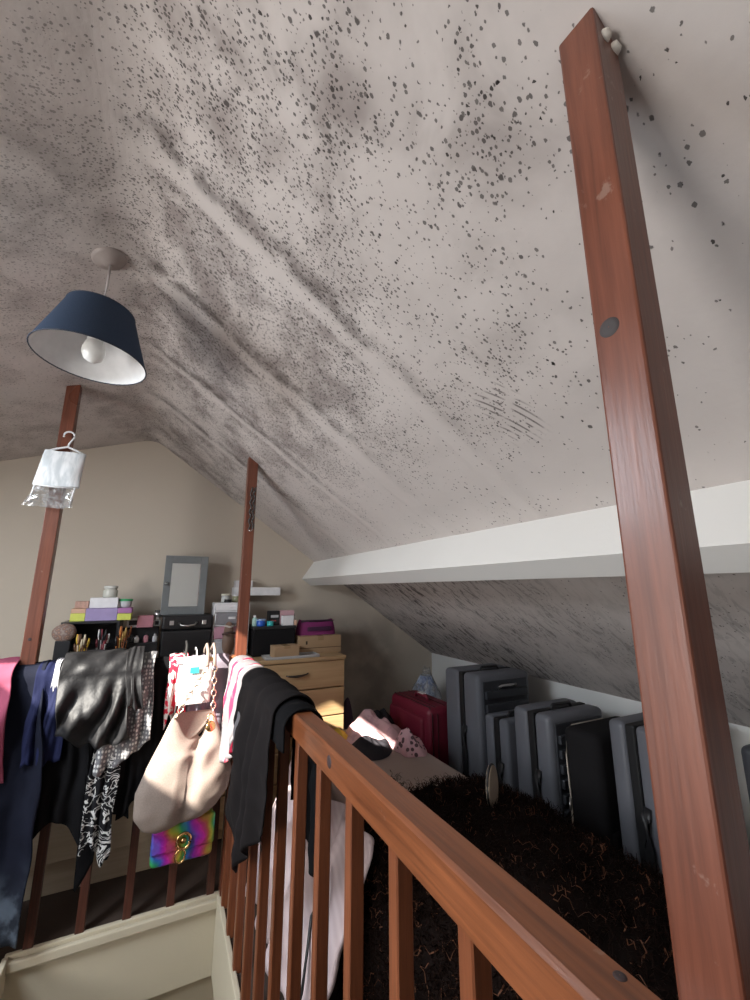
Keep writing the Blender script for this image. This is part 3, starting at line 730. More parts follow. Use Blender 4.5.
for i, (x, y, c, lb, h) in enumerate([(-.148, 2.605, (.42, .42, .44), 'grey', .05), (-.105, 2.60, (.78, .77, .76), 'white', .035), (-.062, 2.60, (.66, .30, .36), 'pink', .045), (-.020, 2.605, (.62, .64, .66), 'pale grey', .04), (-.128, 2.60, (.05, .05, .05), 'black', .04)]):
    bottle('nail_polish', lb + ' nail polish bottle on the lower organiser step', x, y, ZS, .012, h, plain('polish_' + lb.replace(' ', '_'), c, .2), M_SILV if i % 2 else M_BLACK)
for x, lb, h in ((.085, 'left', .075), (.135, 'right', .088)):
    bottle('cosmetic_bottle', 'slim white pump bottle, %s one of two in front of the vanity case' % lb, x, 2.55, ZL, .011, h, plain('white_tube', (.8, .8, .8), .3), M_WHITE2, neck=.8, caph=.35)
gp_ = thing('storage_jar', 'pale clear plastic tub left of the organiser by the post', 'tub', (-.37, 2.44, ZL))
obj('tub_body', bx(-.05, .045, -.03, .03, 0, .075, .006), M_CLEAR, gp_); obj('tub_lid', bx(-.052, .047, -.032, .032, .076, .084, .003), plain('pale_blue_lid', (.5, .56, .6), .4), gp_)

# ------------------------------------------------------------------ suitcases along the knee wall
M_GRY = plain('grey_hard_shell', (.135, .14, .16), .42, 0, .1, 8)
M_DGRY = plain('charcoal_hard_shell', (.045, .048, .056), .42, 0, .1, 8)
M_ZIP = plain('black_zip_band', (.008, .008, .009), .6)
def suitcase(label, x, y, w, d, h, rib=True, shell=None, ribmat=None, side_handle=True, silver=False, tilt=0):
    """wide face towards -Y, thickness d along Y"""
    t = thing('suitcase', label, 'suitcase', (x + w / 2, y + d / 2, 0), tilt, 'hard suitcases along the knee wall')
    shell = shell or M_GRY; ribmat = ribmat or M_DGRY; w2, d2 = w / 2, d / 2; z0 = .045
    for a, b, nm in ((-d2, -.016, 'front_shell'), (.016, d2, 'back_shell')):
        bm = B(); box(bm, -w2, w2, a, b, z0, h, min(.024, (b - a) * .3), 4)
        o = obj(nm, bm, shell, t)
        for p in o.data.polygons: p.use_smooth = True
    obj('zip_band', bx(-w2 + .003, w2 - .003, -.0165, .0165, z0 + .005, h - .003, .006, 3), M_ZIP, t)
    if rib:
        n = 11
        obj('face_panel', bx(-w2 + .028, w2 - .028, -d2 - .004, -d2 + .004, z0 + .03, h - .03, .003), ribmat, t)
        for k in range(n):
            za = z0 + .05 + (h - z0 - .10) * k / n; zb2 = za + (h - z0 - .10) / n * .62
            obj('rib', bx(-w2 + .036, w2 - .036, -d2 - .018, -d2 - .002, za, zb2, .004, 2), ribmat, t)
    for sx in (-1, 1):
        for sy in (-1, 1):
            obj('wheel', lathe([(.0005, -.010), (.020, -.010), (.024, -.006), (.024, .006), (.020, .010), (.0005, .010)], 16, (sx * (w2 - .04), sy * (d2 - .035), .024), M=Matrix.Rotation(PI / 2, 3, 'Y')), M_BLACK, t)
    if side_handle:
        zc = h * .55
        obj('side_handle', tube([(-w2 + .001, -.032, zc - .11), (-w2 - .012, -.032, zc - .09), (-w2 - .014, -.032, zc), (-w2 - .012, -.032, zc + .09), (-w2 + .001, -.032, zc + .11)], .013, 8), M_BLACK, t)
    hp = [(-.06, -d2 * .2, h - .002), (-.05, -d2 * .2, h + .014), (.05, -d2 * .2, h + .014), (.06, -d2 * .2, h - .002)]
    obj('top_handle', tube(hp, .007, 8), M_BLACK, t)
    if silver:
        obj('face_handle', tube([(-.05, -d2 - .002, h - .065), (-.045, -d2 - .026, h - .050), (.045, -d2 - .026, h - .050), (.05, -d2 - .002, h - .065)], .006, 8), M_SILV, t)
    return t
suitcase('large grey ribbed suitcase with a silver handle, farthest along the knee wall', 1.40, 1.70, .34, .28, .792, silver=True)
suitcase('small grey suitcase squeezed between the two big ribbed ones', 1.40, 1.52, .25, .15, .635, rib=False)
suitcase('grey ribbed suitcase standing just behind the black soft case', 1.40, 1.285, .33, .20, .712)
suitcase('grey suitcase half hidden by the near roof post', 1.42, .895, .35, .155, .765, rib=False)
suitcase('dark suitcase seen at the right edge beyond the near post', 1.40, .50, .30, .16, .80, rib=False, shell=M_DGRY)
# black soft case with pale piping
sc_ = thing('suitcase', 'black soft suitcase with a pale zip line down its edge', 'suitcase', (1.56, 1.155, 0), 0, 'hard suitcases along the knee wall')
o = obj('case_body', bx(-.16, .165, -.075, .075, .03, .70, .03, 4), M_BLKF, sc_)
for p in o.data.polygons: p.use_smooth = True
obj('front_pocket', bx(-.135, .14, -.088, -.070, .06, .40, .012, 3), M_BLKF, sc_)
obj('pale_piping', tube([(.06, .058, .698), (-.12, .058, .697), (-.150, .060, .675), (-.160, .060, .60), (-.160, .056, .45), (-.1605, .060, .3), (-.160, .058, .06)], .0032, 6), plain('pale_zip_tape', (.62, .56, .48), .5), sc_)
obj('zip_pull', tube([(-.161, .058, .46), (-.172, .052, .445), (-.176, .05, .425)], .0045, 6), M_SILV, sc_)
for sx in (-.12, .12): obj('wheel', lathe([(.0005, -.01), (.017, -.01), (.017, .01), (.0005, .01)], 14, (sx, 0, .0175), M=Matrix.Rotation(PI / 2, 3, 'Y')), M_BLACK, sc_)
# burgundy soft case
M_RED = fabric('burgundy_nylon', (.17, .012, .03), .5, 350, .15, 0, 5, .4)
rc = thing('suitcase', 'burgundy soft suitcase standing beside the bed', 'suitcase', (1.41, 2.215, 0), 0)
o = obj('case_body', bx(-.10, .10, -.215, .215, .03, .585, .035, 4), M_RED, rc)
for p in o.data.polygons: p.use_smooth = True
o = obj('front_pocket', bx(-.122, -.085, -.17, .19, .08, .53, .018, 3), M_RED, rc)
for p in o.data.polygons: p.use_smooth = True
o = obj('front_pocket', bx(-.142, -.105, -.15, .17, .10, .33, .016, 3), M_RED, rc)
for p in o.data.polygons: p.use_smooth = True
for k, x in enumerate((-.078, -.045, .02)):
    obj('zip_line', tube([(x, -.216, .06), (x, -.2165, .3), (x, -.216, .55), (x, -.19, .584), (x, 0, .587), (x, .19, .584)], .0035, 6), plain('dark_burgundy_zip', (.05, .008, .012), .5), rc)
obj('top_handle', tube([(-.01, -.07, .584), (-.01, -.06, .606), (-.01, .05, .606), (-.01, .06, .584)], .009, 8), M_RED, rc)
obj('handle_trim', bx(-.022, .002, -.035, .02, .612, .617, .002), plain('white_handle_grip', (.75, .72, .7), .4), rc)
obj('side_handle', tube([(.04, -.217, .34), (.035, -.235, .37), (.06, -.235, .45), (.065, -.217, .47)], .006, 8), M_RED, rc)
for sx in (-.07, .07): obj('wheel', lathe([(.0005, -.01), (.018, -.01), (.018, .01), (.0005, .01)], 14, (sx, -.17, .0185), M=Matrix.Rotation(PI / 2, 3, 'Y')), M_BLACK, rc)
# tall see-through bag of linen behind the burgundy case
pbg = thing('plastic_bag', 'full clear plastic bag with blue linen between burgundy and grey suitcases', 'bag', (1.66, 2.56, 0))
def lin(i, j):
    a = 2 * PI * i; z = .63 * j; k = math.sin(PI * min(1, .12 + .86 * j)) ** .35
    r = .12 * k * (1 - .25 * j)
    n_ = 1 + .28 * nz(math.cos(a) * 2.2, math.sin(a) * 2.2, j * 6)
    return Vector((r * n_ * math.cos(a), r * 1.45 * n_ * math.sin(a), z))
tl_ = NT('blue_grey_linen'); M_LIN = tl_.fin(tl_.ramp(tl_.noise(tl_.coord(), 18, 4, .6, .8), [(.35, (.12, .16, .32)), (.5, (.36, .42, .55)), (.65, (.62, .64, .68))]), .6)
obj('linen', grid(lin, 40, 26, wrap=True), M_LIN, pbg, True)
def film(i, j):
    p = lin(i, min(1, j * 1.02)); a = 2 * PI * i
    if j > .9: return Vector((p.x * .5 + .01, p.y * .5, .63 + .05 * (j - .9) * 10 + .02 * nz(math.cos(a) * 3, math.sin(a) * 3, 9)))
    return Vector((p.x * 1.08, p.y * 1.08, p.z + .012 * nz(math.cos(a) * 5, math.sin(a) * 5, j * 9) * (j > .1) + .001))
obj('plastic_film', grid(film, 40, 26, wrap=True), M_CLEAR, pbg, True)

# ------------------------------------------------------------------ bed with throw, quilt and clothes
M_SHEET = fabric('cream_sheet', (.46, .37, .33), .9, 250, .12)
bed = thing('bed', 'low bed with cream sheet beyond the balustrade', 'bed', (1.0, 1.25, 0))
obj('bed_base', bx(-.34, .19, -1.0, 1.05, .06, .27, .01), plain('dark_bed_base', (.05, .04, .04), .8), bed)
def mat_(i, j): pass
o = obj('mattress', bx(-.345, .20, -1.02, 1.06, .272, .462, .045, 4), M_SHEET, bed)
for p in o.data.polygons: p.use_smooth = True
for sx in (-.28, .14):
    for sy in (-.9, .95): obj('leg', bx(sx - .02, sx + .02, sy - .02, sy + .02, 0, .062), M_BLACK, bed)
# shaggy throw: cloth plus strands
th = thing('shaggy_throw', 'dark brown curly shaggy throw heaped over the bed', 'throw', (1.0, .9, 0))
def throw_s(i, j):
    Yv = -.78 + 1.36 * j
    prof = [(-.385, .03), (-.39, .20), (-.375, .40), (-.33, .495), (-.10, .525), (.08, .51), (.22, .45), (.30, .30), (.345, .10)]
    q = i * (len(prof) - 1); k = min(int(q), len(prof) - 2); f = q - k
    x = prof[k][0] * (1 - f) + prof[k + 1][0] * f; z = prof[k][1] * (1 - f) + prof[k + 1][1] * f
    ef = .030 * nz(x * 6, Yv * 6, 1) + .018 * nz(x * 14, Yv * 14, z * 9)
    if x < -.32: x -= abs(ef) * .9
    else: z += ef + .02
    if i > .45: Yv -= max(0, j - .75) * .28 * (1 - i) * 2
    if j > .9: z -= (j - .9) * .3 * (1 if i > .45 else .2)
    return Vector((x, Yv, max(.012, z)))
M_FURB = fabric('dark_brown_pile', (.010, .006, .005), 1)
base = obj('throw_cloth', grid(throw_s, 40, 60), M_FURB, th, True)
def fur(fn, n, seed, ln, wd, lightp):
    rnd = random.Random(seed); V = []; Fc = []; MI = []
    for _ in range(n):
        i, j = rnd.random(), rnd.random(); e = .01
        p = fn(i, j); du = fn(min(1, i + e), j) - fn(max(0, i - e), j); dv = fn(i, min(1, j + e)) - fn(i, max(0, j - e))
        nr = du.cross(dv)
        if nr.length < 1e-9: continue
        nr.normalize()
        if nr.z < -.2 or nr.x > .85: nr = -nr
        a = rnd.random() * 2 * PI; L = ln * (.6 + .8 * rnd.random()); cr = .006 + .006 * rnd.random(); ph = rnd.random() * 6.28
        tdir = (Vector((math.cos(a), math.sin(a), -.55)) + nr * .8).normalized(); side = tdir.cross(nr)
        if side.length < .01: continue
        side.normalize(); up = side.cross(tdir); b0 = len(V)
        m = 1 if rnd.random() < lightp else 0
        for k in range(6):
            q = k / 5; ang = ph + q * 7.5
            c = p + tdir * L * q * (1 - .25 * q) + (side * math.cos(ang) + up * math.sin(ang)) * cr * min(1, q * 2.5) + nr * .004
            w_ = side * wd * (1 - .55 * q)
            V += [c - w_, c + w_]
        for k in range(5):
            Fc.append((b0 + 2 * k, b0 + 2 * k + 1, b0 + 2 * k + 3, b0 + 2 * k + 2)); MI.append(m)
    me = bpy.data.meshes.new('curly_pile'); me.from_pydata([tuple(v) for v in V], [], Fc); me.update()
    me.polygons.foreach_set('material_index', MI)
    return me
M_F1 = plain('dark_brown_strand', (.010, .0045, .003), .7, spec=.08); M_F2 = plain('tan_strand_tip', (.13, .055, .03), .6, spec=.15)
me = fur(throw_s, 17000, 5, .045, .0015, .07); me.materials.append(M_F1); me.materials.append(M_F2)
fo = bpy.data.objects.new('curly_pile', me); COL.objects.link(fo); fo.parent = th; fo['kind'] = 'stuff'
# crumpled cloths
def heap(name, label, cat, loc, rx, ry, h, mat, seed, rz=0, rough=1.0, n=34, group=None):
    def fn(i, j):
        a = 2 * PI * i; r = j
        e = 1 + .22 * nz(math.cos(a) * 1.6 + seed, math.sin(a) * 1.6, seed)
        x = rx * r * math.cos(a) * e; y = ry * r * math.sin(a) * e
        z = h * (1 - r ** 2.2) * (1 + .0 * r)
        rid = nz(x * 9 + seed, y * 13, seed) * .8 + .55 * (1 - abs(nz(x * 19, y * 11 + seed, 3)) * 2.2)
        z = z * (.72 + .45 * rough * (rid - .2)) if r < .97 else 0
        return Vector((x, y, max(.001, z)))
    bm = grid(fn, 56, n, wrap=True)
    o = obj(name, bm, mat, None, True, loc); o.rotation_euler.z = rz; subsurf(o, 1)
    return tag(o, label, cat, group)
tp = NT('pink_cotton'); M_PINKC = tp.fin(tp.mix(tp.step(tp.noise(tp.coord(), 30, 3), .5, .62), (.74, .46, .48), (.62, .36, .40)), .85)
heap('crumpled_cloth', 'crumpled pale pink clothing heaped on the far end of the bed', 'clothing', (1.03, 2.08, .462), .15, .17, .125, M_PINKC, 2.3, .3)
heap('crumpled_cloth', 'dark grey garment tucked in front of the pink clothing', 'clothing', (.93, 1.93, .463), .13, .10, .075, fabric('dark_grey_jersey', (.045, .042, .05)), 5.1, .2)
tq = NT('pink_lace_print'); d_, _ = tq.voro(tq.coord(), 42); M_LACE = tq.fin(tq.mix(tq.step(d_, .34, .42), (.10, .05, .06), (.66, .40, .44)), .85)
heap('crumpled_cloth', 'pink lace print top with dark pattern nearest the burgundy suitcase', 'clothing', (1.11, 1.86, .463), .075, .10, .10, M_LACE, 7.7)
heap('crumpled_cloth', 'small yellow cloth at the foot of the oak chest', 'clothing', (.87, 2.16, .463), .05, .06, .05, fabric('mustard_cloth', (.75, .5, .08)), 1.4)
heap('crumpled_cloth', 'black jumper behind the pink clothing against the wall', 'clothing', (1.12, 2.23, .463), .11, .06, .11, fabric('black_jumper_knit', (.02, .018, .02)), 9.2, .0)
heap('crumpled_cloth', 'mauve cloth in the dark corner beside the oak chest', 'clothing', (1.12, 2.68, .0), .10, .14, .50, fabric('mauve_cloth', (.12, .08, .12)), 4.2, .0)
# pale oval pad in the fur
pd = thing('hand_mirror', 'pale oval-backed hand mirror poking out of the shaggy throw', 'mirror', (1.0, 1.17, .55), math.radians(25))
def oval(i, j):
    a = 2 * PI * i; return Vector((.034 * math.cos(a) * (1 if j in (0, 1) else 1.03), (-.006, -.006, .006, .006)[min(3, int(j * 3 + .01))] if True else 0, .035 + .062 * math.sin(a)))
bm = grid(oval, 28, 4, wrap=True); bmesh.ops.holes_fill(bm, edges=bm.edges[:], sides=0)
obj('mirror_back', bm, plain('cream_backing', (.45, .36, .28), .5), pd)
obj('mirror_rim', tube([(.036 * math.cos(2 * PI * k / 32), 0, .035 + .064 * math.sin(2 * PI * k / 32)) for k in range(32)], .004, 6, None, True), M_BLACK, pd)
# pink quilt hanging down between bed and balustrade
tqn = NT('pink_quilt'); vq = tqn.coord(); wv = tqn.node('ShaderNodeTexWave', wave_type='BANDS'); tqn.put(wv.inputs[0], vq); wv.inputs['Scale'].default_value = 22; wv.inputs['Distortion'].default_value = .4
M_QUILT = tqn.fin(tqn.mix(wv.outputs[1], (.62, .50, .51), (.68, .56, .57)), .9); 
def quilt(i, j):
    Yv = 1.22 + .78 * i; q = j
    fold = .035 * math.sin(i * 26 + 1.5 * math.sin(q * 4)) * (1 - .4 * q) + .02 * nz(i * 9, q * 6, 4)
    x = .60 - .17 * q - .03 * math.sin(q * PI) + fold * .7; z = .47 * (1 - q) ** 1.0 + .02 + .012 * nz(i * 6, q * 9, 8)
    return Vector((x, Yv + .05 * q * nz(i * 3, 2, 2), max(.008, z)))
o = obj('quilt', grid(quilt, 90, 30), M_QUILT, None, True); solid(o, .014, 1); tag(o, 'pale pink quilt slumped on the floor behind the balusters', 'quilt')
simple('cable', 'thin black cable curling down over the pink quilt', 'cable', tube([(.47, 1.30, .42), (.46, 1.27, .36), (.455, 1.285, .31), (.47, 1.31, .335), (.46, 1.33, .30), (.44, 1.30, .24), (.425, 1.29, .16), (.41, 1.31, .08), (.40, 1.34, .012)], .004, 8), M_BLACK)

# ------------------------------------------------------------------ clothes hung over the rails
def drape(name, label, axis, c, s0, s1, zb, back, layer, mat, amp=.016, nf=4.0, seed=1.0, front=-1, gather=.85, lean=0.0, puff=0.0, skew=0.0, thick=.004, nu=80, nv=64, group='clothes draped over the rails'):
    """cloth laid over a rail: back tail, over the top, front fall with folds; zb(u) is the height of the front hem"""
    R0 = .043 + layer; RV = .036 + layer * .55; zc = RT - .030; sm_ = (s0 + s1) / 2; W = s1 - s0
    def fn(u, j):
        Lf = max(.03, zc - (zb(u) if callable(zb) else zb)); Lf += .03 * nz(u * 5, seed, 3)
        Lb = back; arc = PI * R0; tot = Lb + arc + Lf; d = j * tot
        ph = 2 * PI * nf * (u + skew * d) + seed * 3 + 3.2 * nz(u * 2.5, seed, 1) + 1.1 * nz(u * 3, d * 4.5, seed + 6)
        w_ = .5 + .5 * math.sin(ph) + .35 * nz(u * nf * 2.3, d * 4, seed)
        if d < Lb:
            dn = (Lb - d); off = -(R0 + amp * .6 * w_ * min(1, dn / .1)); z = zc - dn; down = min(1, dn / .4)
        elif d < Lb + arc:
            a = (d - Lb) / R0; r = R0 + (amp * .35 * w_ + puff * (.6 + .6 * nz(u * 4, a, seed))) * math.sin(a); off = -math.cos(a) * r; z = zc + math.sin(a) * r * RV / R0; down = 0
        else:
            dn = d - Lb - arc; k = min(1, dn / .12)
            off = R0 + amp * w_ * k + puff * math.sin(PI * min(1, dn / max(.05, Lf))) * (.7 + .5 * nz(u * 4, dn * 7, seed)) + .006 * nz(u * 9, dn * 22, seed + 4) * k
            z = zc - dn; down = min(1, dn / .35)
        s = sm_ + (u - .5) * W * (gather + (1 - gather) * down) + lean * down + .010 * nz(d * 7, u * 3, seed + 2)
        return Vector((s, c + front * off, z)) if axis == 'x' else Vector((c + front * off, s, z))
    o = obj(name, grid(fn, nu, nv), mat, None, True); solid(o, thick, 0)
    return tag(o, label, 'clothing', group)
def patterned(name, fn, rough=.85):
    t = NT(name); col = fn(t, t.coord()); return t.fin(col, rough, 0, .14)
M_BLKC = fabric('black_cotton', (.0055, .0055, .0065), .9, 300, .3)
M_BLKK = fabric('charcoal_fine_knit', (.014, .012, .0125), .95, 350, .3)
M_NAVYC = fabric('navy_jacket_cloth', (.011, .014, .045), .75, 260, .3)
M_JEAN = patterned('dark_navy_denim', lambda t, v: t.mix(t.step(t.xyz(v)[2], .34, .04), t.mix(t.noise(v, 12, 4), (.004, .005, .011), (.010, .012, .024)), t.mix(t.step(t.noise(v, 16, 4), .38, .62), (.02, .024, .032), (.12, .15, .19))))
M_DENIM = patterned('washed_denim', lambda t, v: t.mix(t.step(t.noise(v, 14, 4), .35, .65), (.13, .17, .24), (.34, .42, .50)))
M_HOOD = patterned('rose_pink_fleece', lambda t, v: t.mix(t.noise(v, 9, 4), (.22, .045, .085), (.38, .10, .155)))
def satin():
    t = NT('black_satin'); v = t.coord(); t.bump(t.noise(v, 26, 3), .4, .01); return t.fin(t.mix(t.noise(v, 8, 3), (.005, .005, .006), (.012, .012, .0135)), .55, 0, .35)
M_SATIN = satin()
def silver_knit(t, v):
    X, Y, Z = t.xyz(v); d, _ = t.voro(t.comb(t.mul(X, 1.0), 0.0, t.mul(Z, .7)), 95, .4)
    return t.mix(t.step(d, .22, .45), (.62, .62, .60), (.16, .16, .17))
M_SILK = patterned('silver_mesh_knit', silver_knit, .45)
def floral(t, v):
    X, Y, Z = t.xyz(v); q = t.comb(X, t.mul(Y, .3), Z)
    n = t.noise(q, 17, 2, .5, 2.6); m = t.step(t.m_('ABSOLUTE', t.sub(n, .5)), .022, .04, 1.0, 0.0)
    d, _ = t.voro(q, 30); f = t.step(t.m_('ABSOLUTE', t.sub(d, .30)), .03, .06, 1.0, 0.0)
    return t.mix(t.m_('MAXIMUM', m, t.mul(f, t.step(t.noise(q, 11, 2), .5, .56))), (.010, .010, .012), (.56, .56, .55))
M_FLORAL = patterned('black_white_scroll_print', floral)
M_MAUVE = fabric('mauve_grey_jersey', (.24, .21, .25), .85)
def shirt_print(t, v):
    X, Y, Z = t.xyz(v); k = t.add(t.mul(Z, 1.0), t.mul(t.sub(t.noise(v, 10, 2), .5), .12))
    s = t.m_('SINE', t.add(t.mul(Y, 44.0), t.mul(Z, 16.0))); n = t.noise(v, 22, 2)
    a = t.step(s, .60, .72); b = t.mul(t.step(s, .2, .35), t.step(s, .60, .5))
    c = t.mix(t.mul(b, t.step(n, .42, .5)), (.17, .16, .17), (.42, .39, .39)); return t.mix(t.mul(a, t.step(n, .36, .44)), c, (.60, .03, .075))
M_SHIRT = patterned('grey_shirt_with_red_print', shirt_print)
M_REDF = patterned('red_floral_chiffon', lambda t, v: t.mix(t.step(t.noise(v, 42, 2), .46, .54), (.62, .03, .06), (.70, .62, .60)))
M_WHC = fabric('white_strap_cloth', (.42, .42, .45))
BY = 2.05
# far-left garments on the short rail
drape('denim_jacket', 'washed blue denim jacket folded over the rail at far left', 'x', BY, -.66, -.40, .80, .25, .004, M_DENIM, .012, 2.5, 2.2)
drape('jeans', 'dark navy jeans hanging to the floor at far left with faded hems', 'x', BY, -.70, -.325, lambda u: .05 + .02 * math.sin(u * 9), .30, .022, M_JEAN, .03, 3.2, 4.4, gather=.8, lean=.01)
drape('hooded_top', 'rose pink fleece top bunched over the jeans at far left', 'x', BY, -.74, -.425, lambda u: .56 + .10 * (1 - u), .15, .045, M_HOOD, .030, 2.0, 6.1, gather=.85, puff=.012, skew=1.2)
# back rail, inner to outer
drape('trousers', 'black trousers hanging lowest behind the printed scarf', 'x', BY, -.385, -.06, lambda u: .30 + .10 * abs(math.sin(u * 5.5)) - (.13 if .55 < u < .70 else 0), .35, .0, M_BLKC, .016, 4.5, 1.2, lean=.02)
drape('navy_jacket', 'navy jacket with white marks beside the left post', 'x', BY, -.395, -.275, .60, .30, .024, M_NAVYC, .018, 1.6, 8.8, skew=1.0)
drape('white_strap', 'crumpled white strap lying over the navy jacket', 'x', BY, -.335, -.312, lambda u: .84 + .02 * u, .02, .042, M_WHC, .008, 1.5, 3.3, nu=20, thick=.002)
drape('dark_dress', 'long black dress hanging between silver knit and taupe handbag', 'x', BY, -.085, .085, lambda u: .36 + .14 * u, .3, .004, M_BLKC, .014, 2.5, 9.9)
drape('printed_scarf', 'black and white scroll-print scarf hanging below the satin jacket', 'x', BY, -.155, -.06, lambda u: .275 + .03 * math.sin(u * 7), .2, .030, M_FLORAL, .016, 1.8, 5.5, gather=.8, lean=-.025, nu=50)
drape('silver_top', 'silver mesh knit top shining in the sun', 'x', BY, -.165, .005, lambda u: .60 - .05 * (1 - u) + .12 * max(0, u - .6), .25, .046, M_SILK, .016, 2.4, 7.3, gather=.95, skew=.8)
drape('satin_jacket', 'bunched black satin jacket heaped on the back rail', 'x', BY, -.315, -.085, lambda u: .63 + .10 * abs(u - .7), .2, .060, M_SATIN, .034, 2.4, 2.9, gather=.95, puff=.020, lean=.03, skew=2.6)
drape('satin_sleeve', 'black satin sleeve flopped over the silver top', 'x', BY, -.11, -.045, lambda u: .80 - .06 * u, .1, .078, M_SATIN, .018, 1.2, 6.6, puff=.014, lean=.05, nu=40, skew=-2)
drape('jersey_top', 'mauve grey jersey top behind the white hanging pack', 'x', BY, .03, .30, lambda u: .52 + .05 * u, .28, .0, M_MAUVE, .014, 4.0, 3.7)
drape('red_scarf', 'red and white floral scarf behind the taupe handbag straps', 'x', BY, .045, .125, lambda u: .66 + .05 * math.sin(u * 8), .2, .022, M_REDF, .012, 2.0, 1.9, nu=40)
# right rail near the corner
drape('grey_shirt', 'grey shirt with red and white print over the rail corner', 'y', RXC, 1.52, 1.985, lambda u: .50 + .20 * (1 - u), .25, .006, M_SHIRT, .018, 4.0, 4.1, gather=.9)
drape('cardigan', 'charcoal knit cardigan draped over the near side of the corner', 'y', RXC, 1.10, 1.60, lambda u: .395 + .40 * abs(u - .60), .12, .012, M_BLKK, .026, 3.6, 5.2, gather=.9, lean=.04, skew=-.5, puff=.006)
drape('black_top', 'black top dangling on the bed side of the balusters', 'y', RXC, 1.02, 1.30, lambda u: .50 + .12 * u, .05, .004, M_BLKC, .016, 3.0, 7.9, front=1)

# white hanging pack with teal label
hpk = thing('hanging_pack', 'white plastic packet with a teal label hung on the back rail', 'packet', (.148, 1.955, .78))
M_PK = plain('white_packet_film', (.52, .51, .50), .45)
obj('packet_body', grid(lambda i, j: Vector(((.062 + .006 * math.sin(j * 3)) * math.copysign(abs(math.cos(2 * PI * i)) ** .5, math.cos(2 * PI * i)), .009 * math.sin(2 * PI * i) * (.3 + math.sin(PI * min(1, .1 + j * .85))) + .003 * nz(i * 9, j * 6), -.03 + .155 * j)), 32, 12, wrap=True), M_PK, hpk, True)
obj('header_card', bx(-.073, .073, -.007, .007, .125, .152, .005), plain('white_header', (.84, .83, .82), .4), hpk)
obj('teal_label', bx(-.022, .012, -.0165, -.0145, .088, .112, .0008), plain('teal_label_print', (.04, .42, .46), .5), hpk)
obj('gold_label', bx(.04, .062, -.0085, -.0068, .130, .146, .0006), plain('gold_label_print', (.62, .42, .16), .5), hpk)
obj('hang_loop', tube([(0, 0, .15), (0, .03, .172), (0, .09, .176), (0, .14, .16)], .0025, 6), M_WPL, hpk)

# taupe slouchy handbag
hb = thing('handbag', 'large taupe slouchy handbag with chain straps on the back rail', 'handbag', (.155, 1.925, .345))
tt = NT('taupe_canvas'); vv = tt.coord(); cw = tt.noise(vv, 260, 2)
M_TAUPE = tt.fin(tt.mix(cw, (.20, .155, .13), (.33, .27, .235)), .75); tt.bump(cw, .3, .001)
zs = [0, .02, .07, .14, .22, .30, .36, .385]; wsx = [.085, .125, .162, .168, .140, .105, .082, .070]; dsx = [.022, .040, .055, .058, .048, .034, .020, .010]
def lerp_tab(z, tab):
    for k in range(len(zs) - 1):
        if z <= zs[k + 1]:
            f = (z - zs[k]) / (zs[k + 1] - zs[k]); return tab[k] * (1 - f) + tab[k + 1] * f
    return tab[-1]
def hbag(i, j):
    a = 2 * PI * i; z = .385 * j; w2, d2 = lerp_tab(z, wsx), lerp_tab(z, dsx)
    ca, sa = math.cos(a), math.sin(a)
    x = w2 * math.copysign(abs(ca) ** .75, ca); y = d2 * math.copysign(abs(sa) ** .8, sa)
    crease = 1.7 * math.exp(-((x - .015 - .10 * (z - .2)) / .022) ** 2) * (.5 + .5 * j)
    y += (.020 * crease if sa < 0 else 0) + .010 * nz(x * 16, z * 14, 3) * (sa < 0)
    z2 = z - .035 * math.cos(x / w2 * PI * .5 + PI) * 0 - (.10 * (1 - (x / w2) ** 2) * max(0, j - .6) / .4) + .05 * (x / .17) * (1 - j) * .6
    return Vector((x - .02 * (1 - j), y, z2))
bm = grid(hbag, 72, 36, wrap=True); bm.verts.ensure_lookup_table()
bmesh.ops.holes_fill(bm, edges=[e for e in bm.edges if e.is_boundary], sides=0)
obj('bag_body', bm, M_TAUPE, hb, True)
obj('dark_opening', grid(lambda i, j: Vector(((i - .5) * .125, .012, .26 + .105 * j)), 12, 6), M_BLKC, hb, True)  # flat black sheet standing in for the dark inside of the bag
M_GOLD = plain('gold_metal', (.72, .46, .20), .25, 1)
M_PALEG = plain('pale_gold_chain', (.75, .66, .52), .28, 1)
def link(bm, p, d, r, rr, flip):
    d = Vector(d).normalized(); s = d.cross(Vector((0, 1, 0)) if flip else Vector((1, 0, .3))).normalized()
    tube([Vector(p) + d * r * 1.5 * math.cos(a) + s * r * math.sin(a) for a in [2 * PI * k / 12 for k in range(12)]], rr, 6, bm, True)
for sx, tx in ((-.072, .035), (.068, .062)):
    A = Vector((sx, -.012, .365)); Bp = Vector((tx, -.005, .55)); n = 8
    root = obj('strap', tube([Bp, Vector((tx, .03, .605)), Vector((tx, .09, .625)), Vector((tx, .16, .60)), Vector((tx, .20, .50))], .0065, 8), M_TAUPE, hb)
    for k in range(n):
        bm = B(); link(bm, A.lerp(Bp, (k + .5) / n), Bp - A, .0088, .0026, k % 2); obj('chain_link', bm, M_PALEG, root)
ch = obj('charm', lathe([(.0005, -.004), (.016, -.004), (.019, 0), (.016, .004), (.0005, .004)], 24, (.058, -.055, .335), M=Vector((.2, -1, .2)).to_track_quat('Z', 'Y').to_matrix()), M_GOLD, hb)
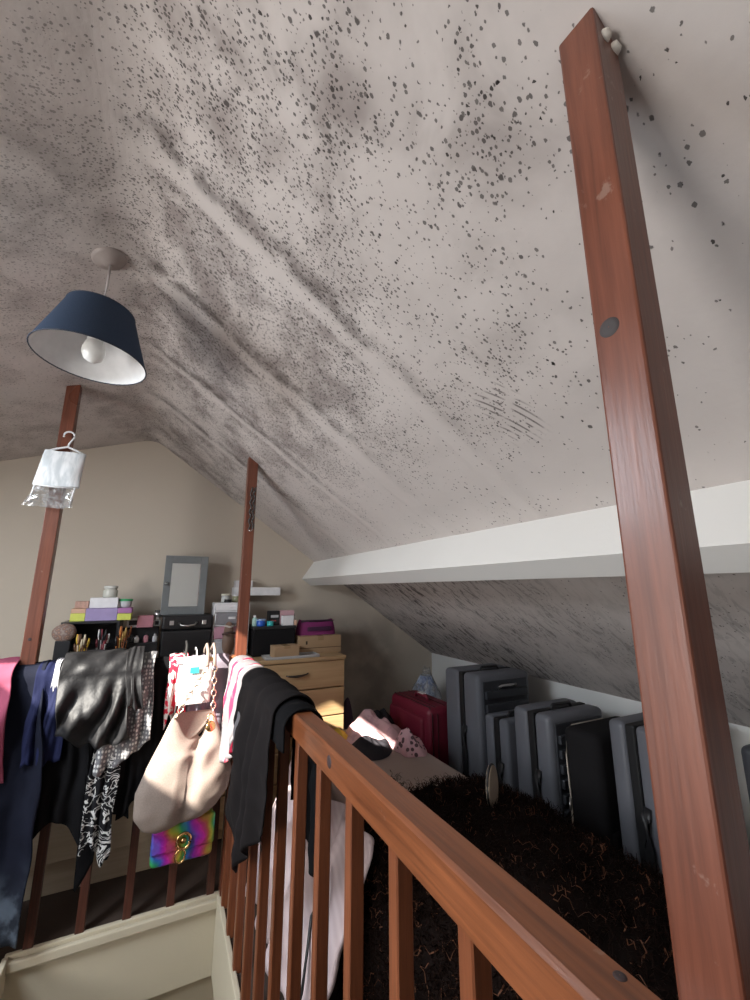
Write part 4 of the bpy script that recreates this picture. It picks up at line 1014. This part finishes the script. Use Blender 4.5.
obj('charm_ring', tube([(.056 + .012 * math.cos(a), -.05, .366 + .014 * math.sin(a)) for a in [2 * PI * k / 16 for k in range(16)]], .0022, 6, None, True), M_GOLD, ch)

# small rainbow shoulder bag below it
rbg = thing('shoulder_bag', 'small rainbow quilted shoulder bag with gold ring clasp', 'handbag', (.155, 1.985, .195), 0)
tr2 = NT('rainbow_print'); vv = tr2.coord(); X, Y, Z = tr2.xyz(vv)
hue = tr2.add(tr2.mul(X, 8.0), tr2.add(tr2.mul(Z, 2.0), tr2.mul(tr2.noise(vv, 16, 1), .7)))
fr = tr2.m_('FRACT', hue)
cR = tr2.ramp(fr, [(0, (.45, .02, .22)), (.17, (.40, .10, .05)), (.33, (.38, .36, .03)), (.5, (.03, .34, .09)), (.67, (.03, .12, .48)), (.83, (.28, .02, .42)), (1, (.55, .02, .28))])
q1, _ = tr2.voro(vv, 55); tr2.bump(q1, .5, .006); M_RAIN = tr2.fin(cR, .45)
o = obj('bag_body', bx(-.108, .108, -.034, .030, 0, .145, .016, 4), M_RAIN, rbg)
for p in o.data.polygons: p.use_smooth = True
o = obj('flap', bx(-.110, .110, -.043, -.028, .045, .152, .010, 3), M_RAIN, rbg)
for p in o.data.polygons: p.use_smooth = True
cz = obj('clasp', tube([(.0 + .024 * math.cos(a), -.050, .080 + .026 * math.sin(a)) for a in [2 * PI * k / 24 for k in range(24)]], .0055, 8, None, True), M_GOLD, rbg)
obj('clasp_ring', tube([(-.008 + .017 * math.cos(a), -.053, .034 + .022 * math.sin(a)) for a in [2 * PI * k / 24 for k in range(24)]], .0035, 8, None, True), M_GOLD, cz)
obj('clasp_centre', lathe([(.010, -.004), (.011, 0), (.006, .005), (.0005, .006)], 20, (.0, -.046, .080), M=Vector((0, -1, 0)).to_track_quat('Z', 'Y').to_matrix()), M_GOLD, cz)
obj('shoulder_strap', tube([(-.10, -.01, .14), (-.085, -.012, .40), (-.05, -.012, .68), (-.045, .03, .775), (-.045, .10, .785), (-.045, .14, .74)], .005, 8), plain('black_strap_leather', (.02, .02, .02), .5), rbg)
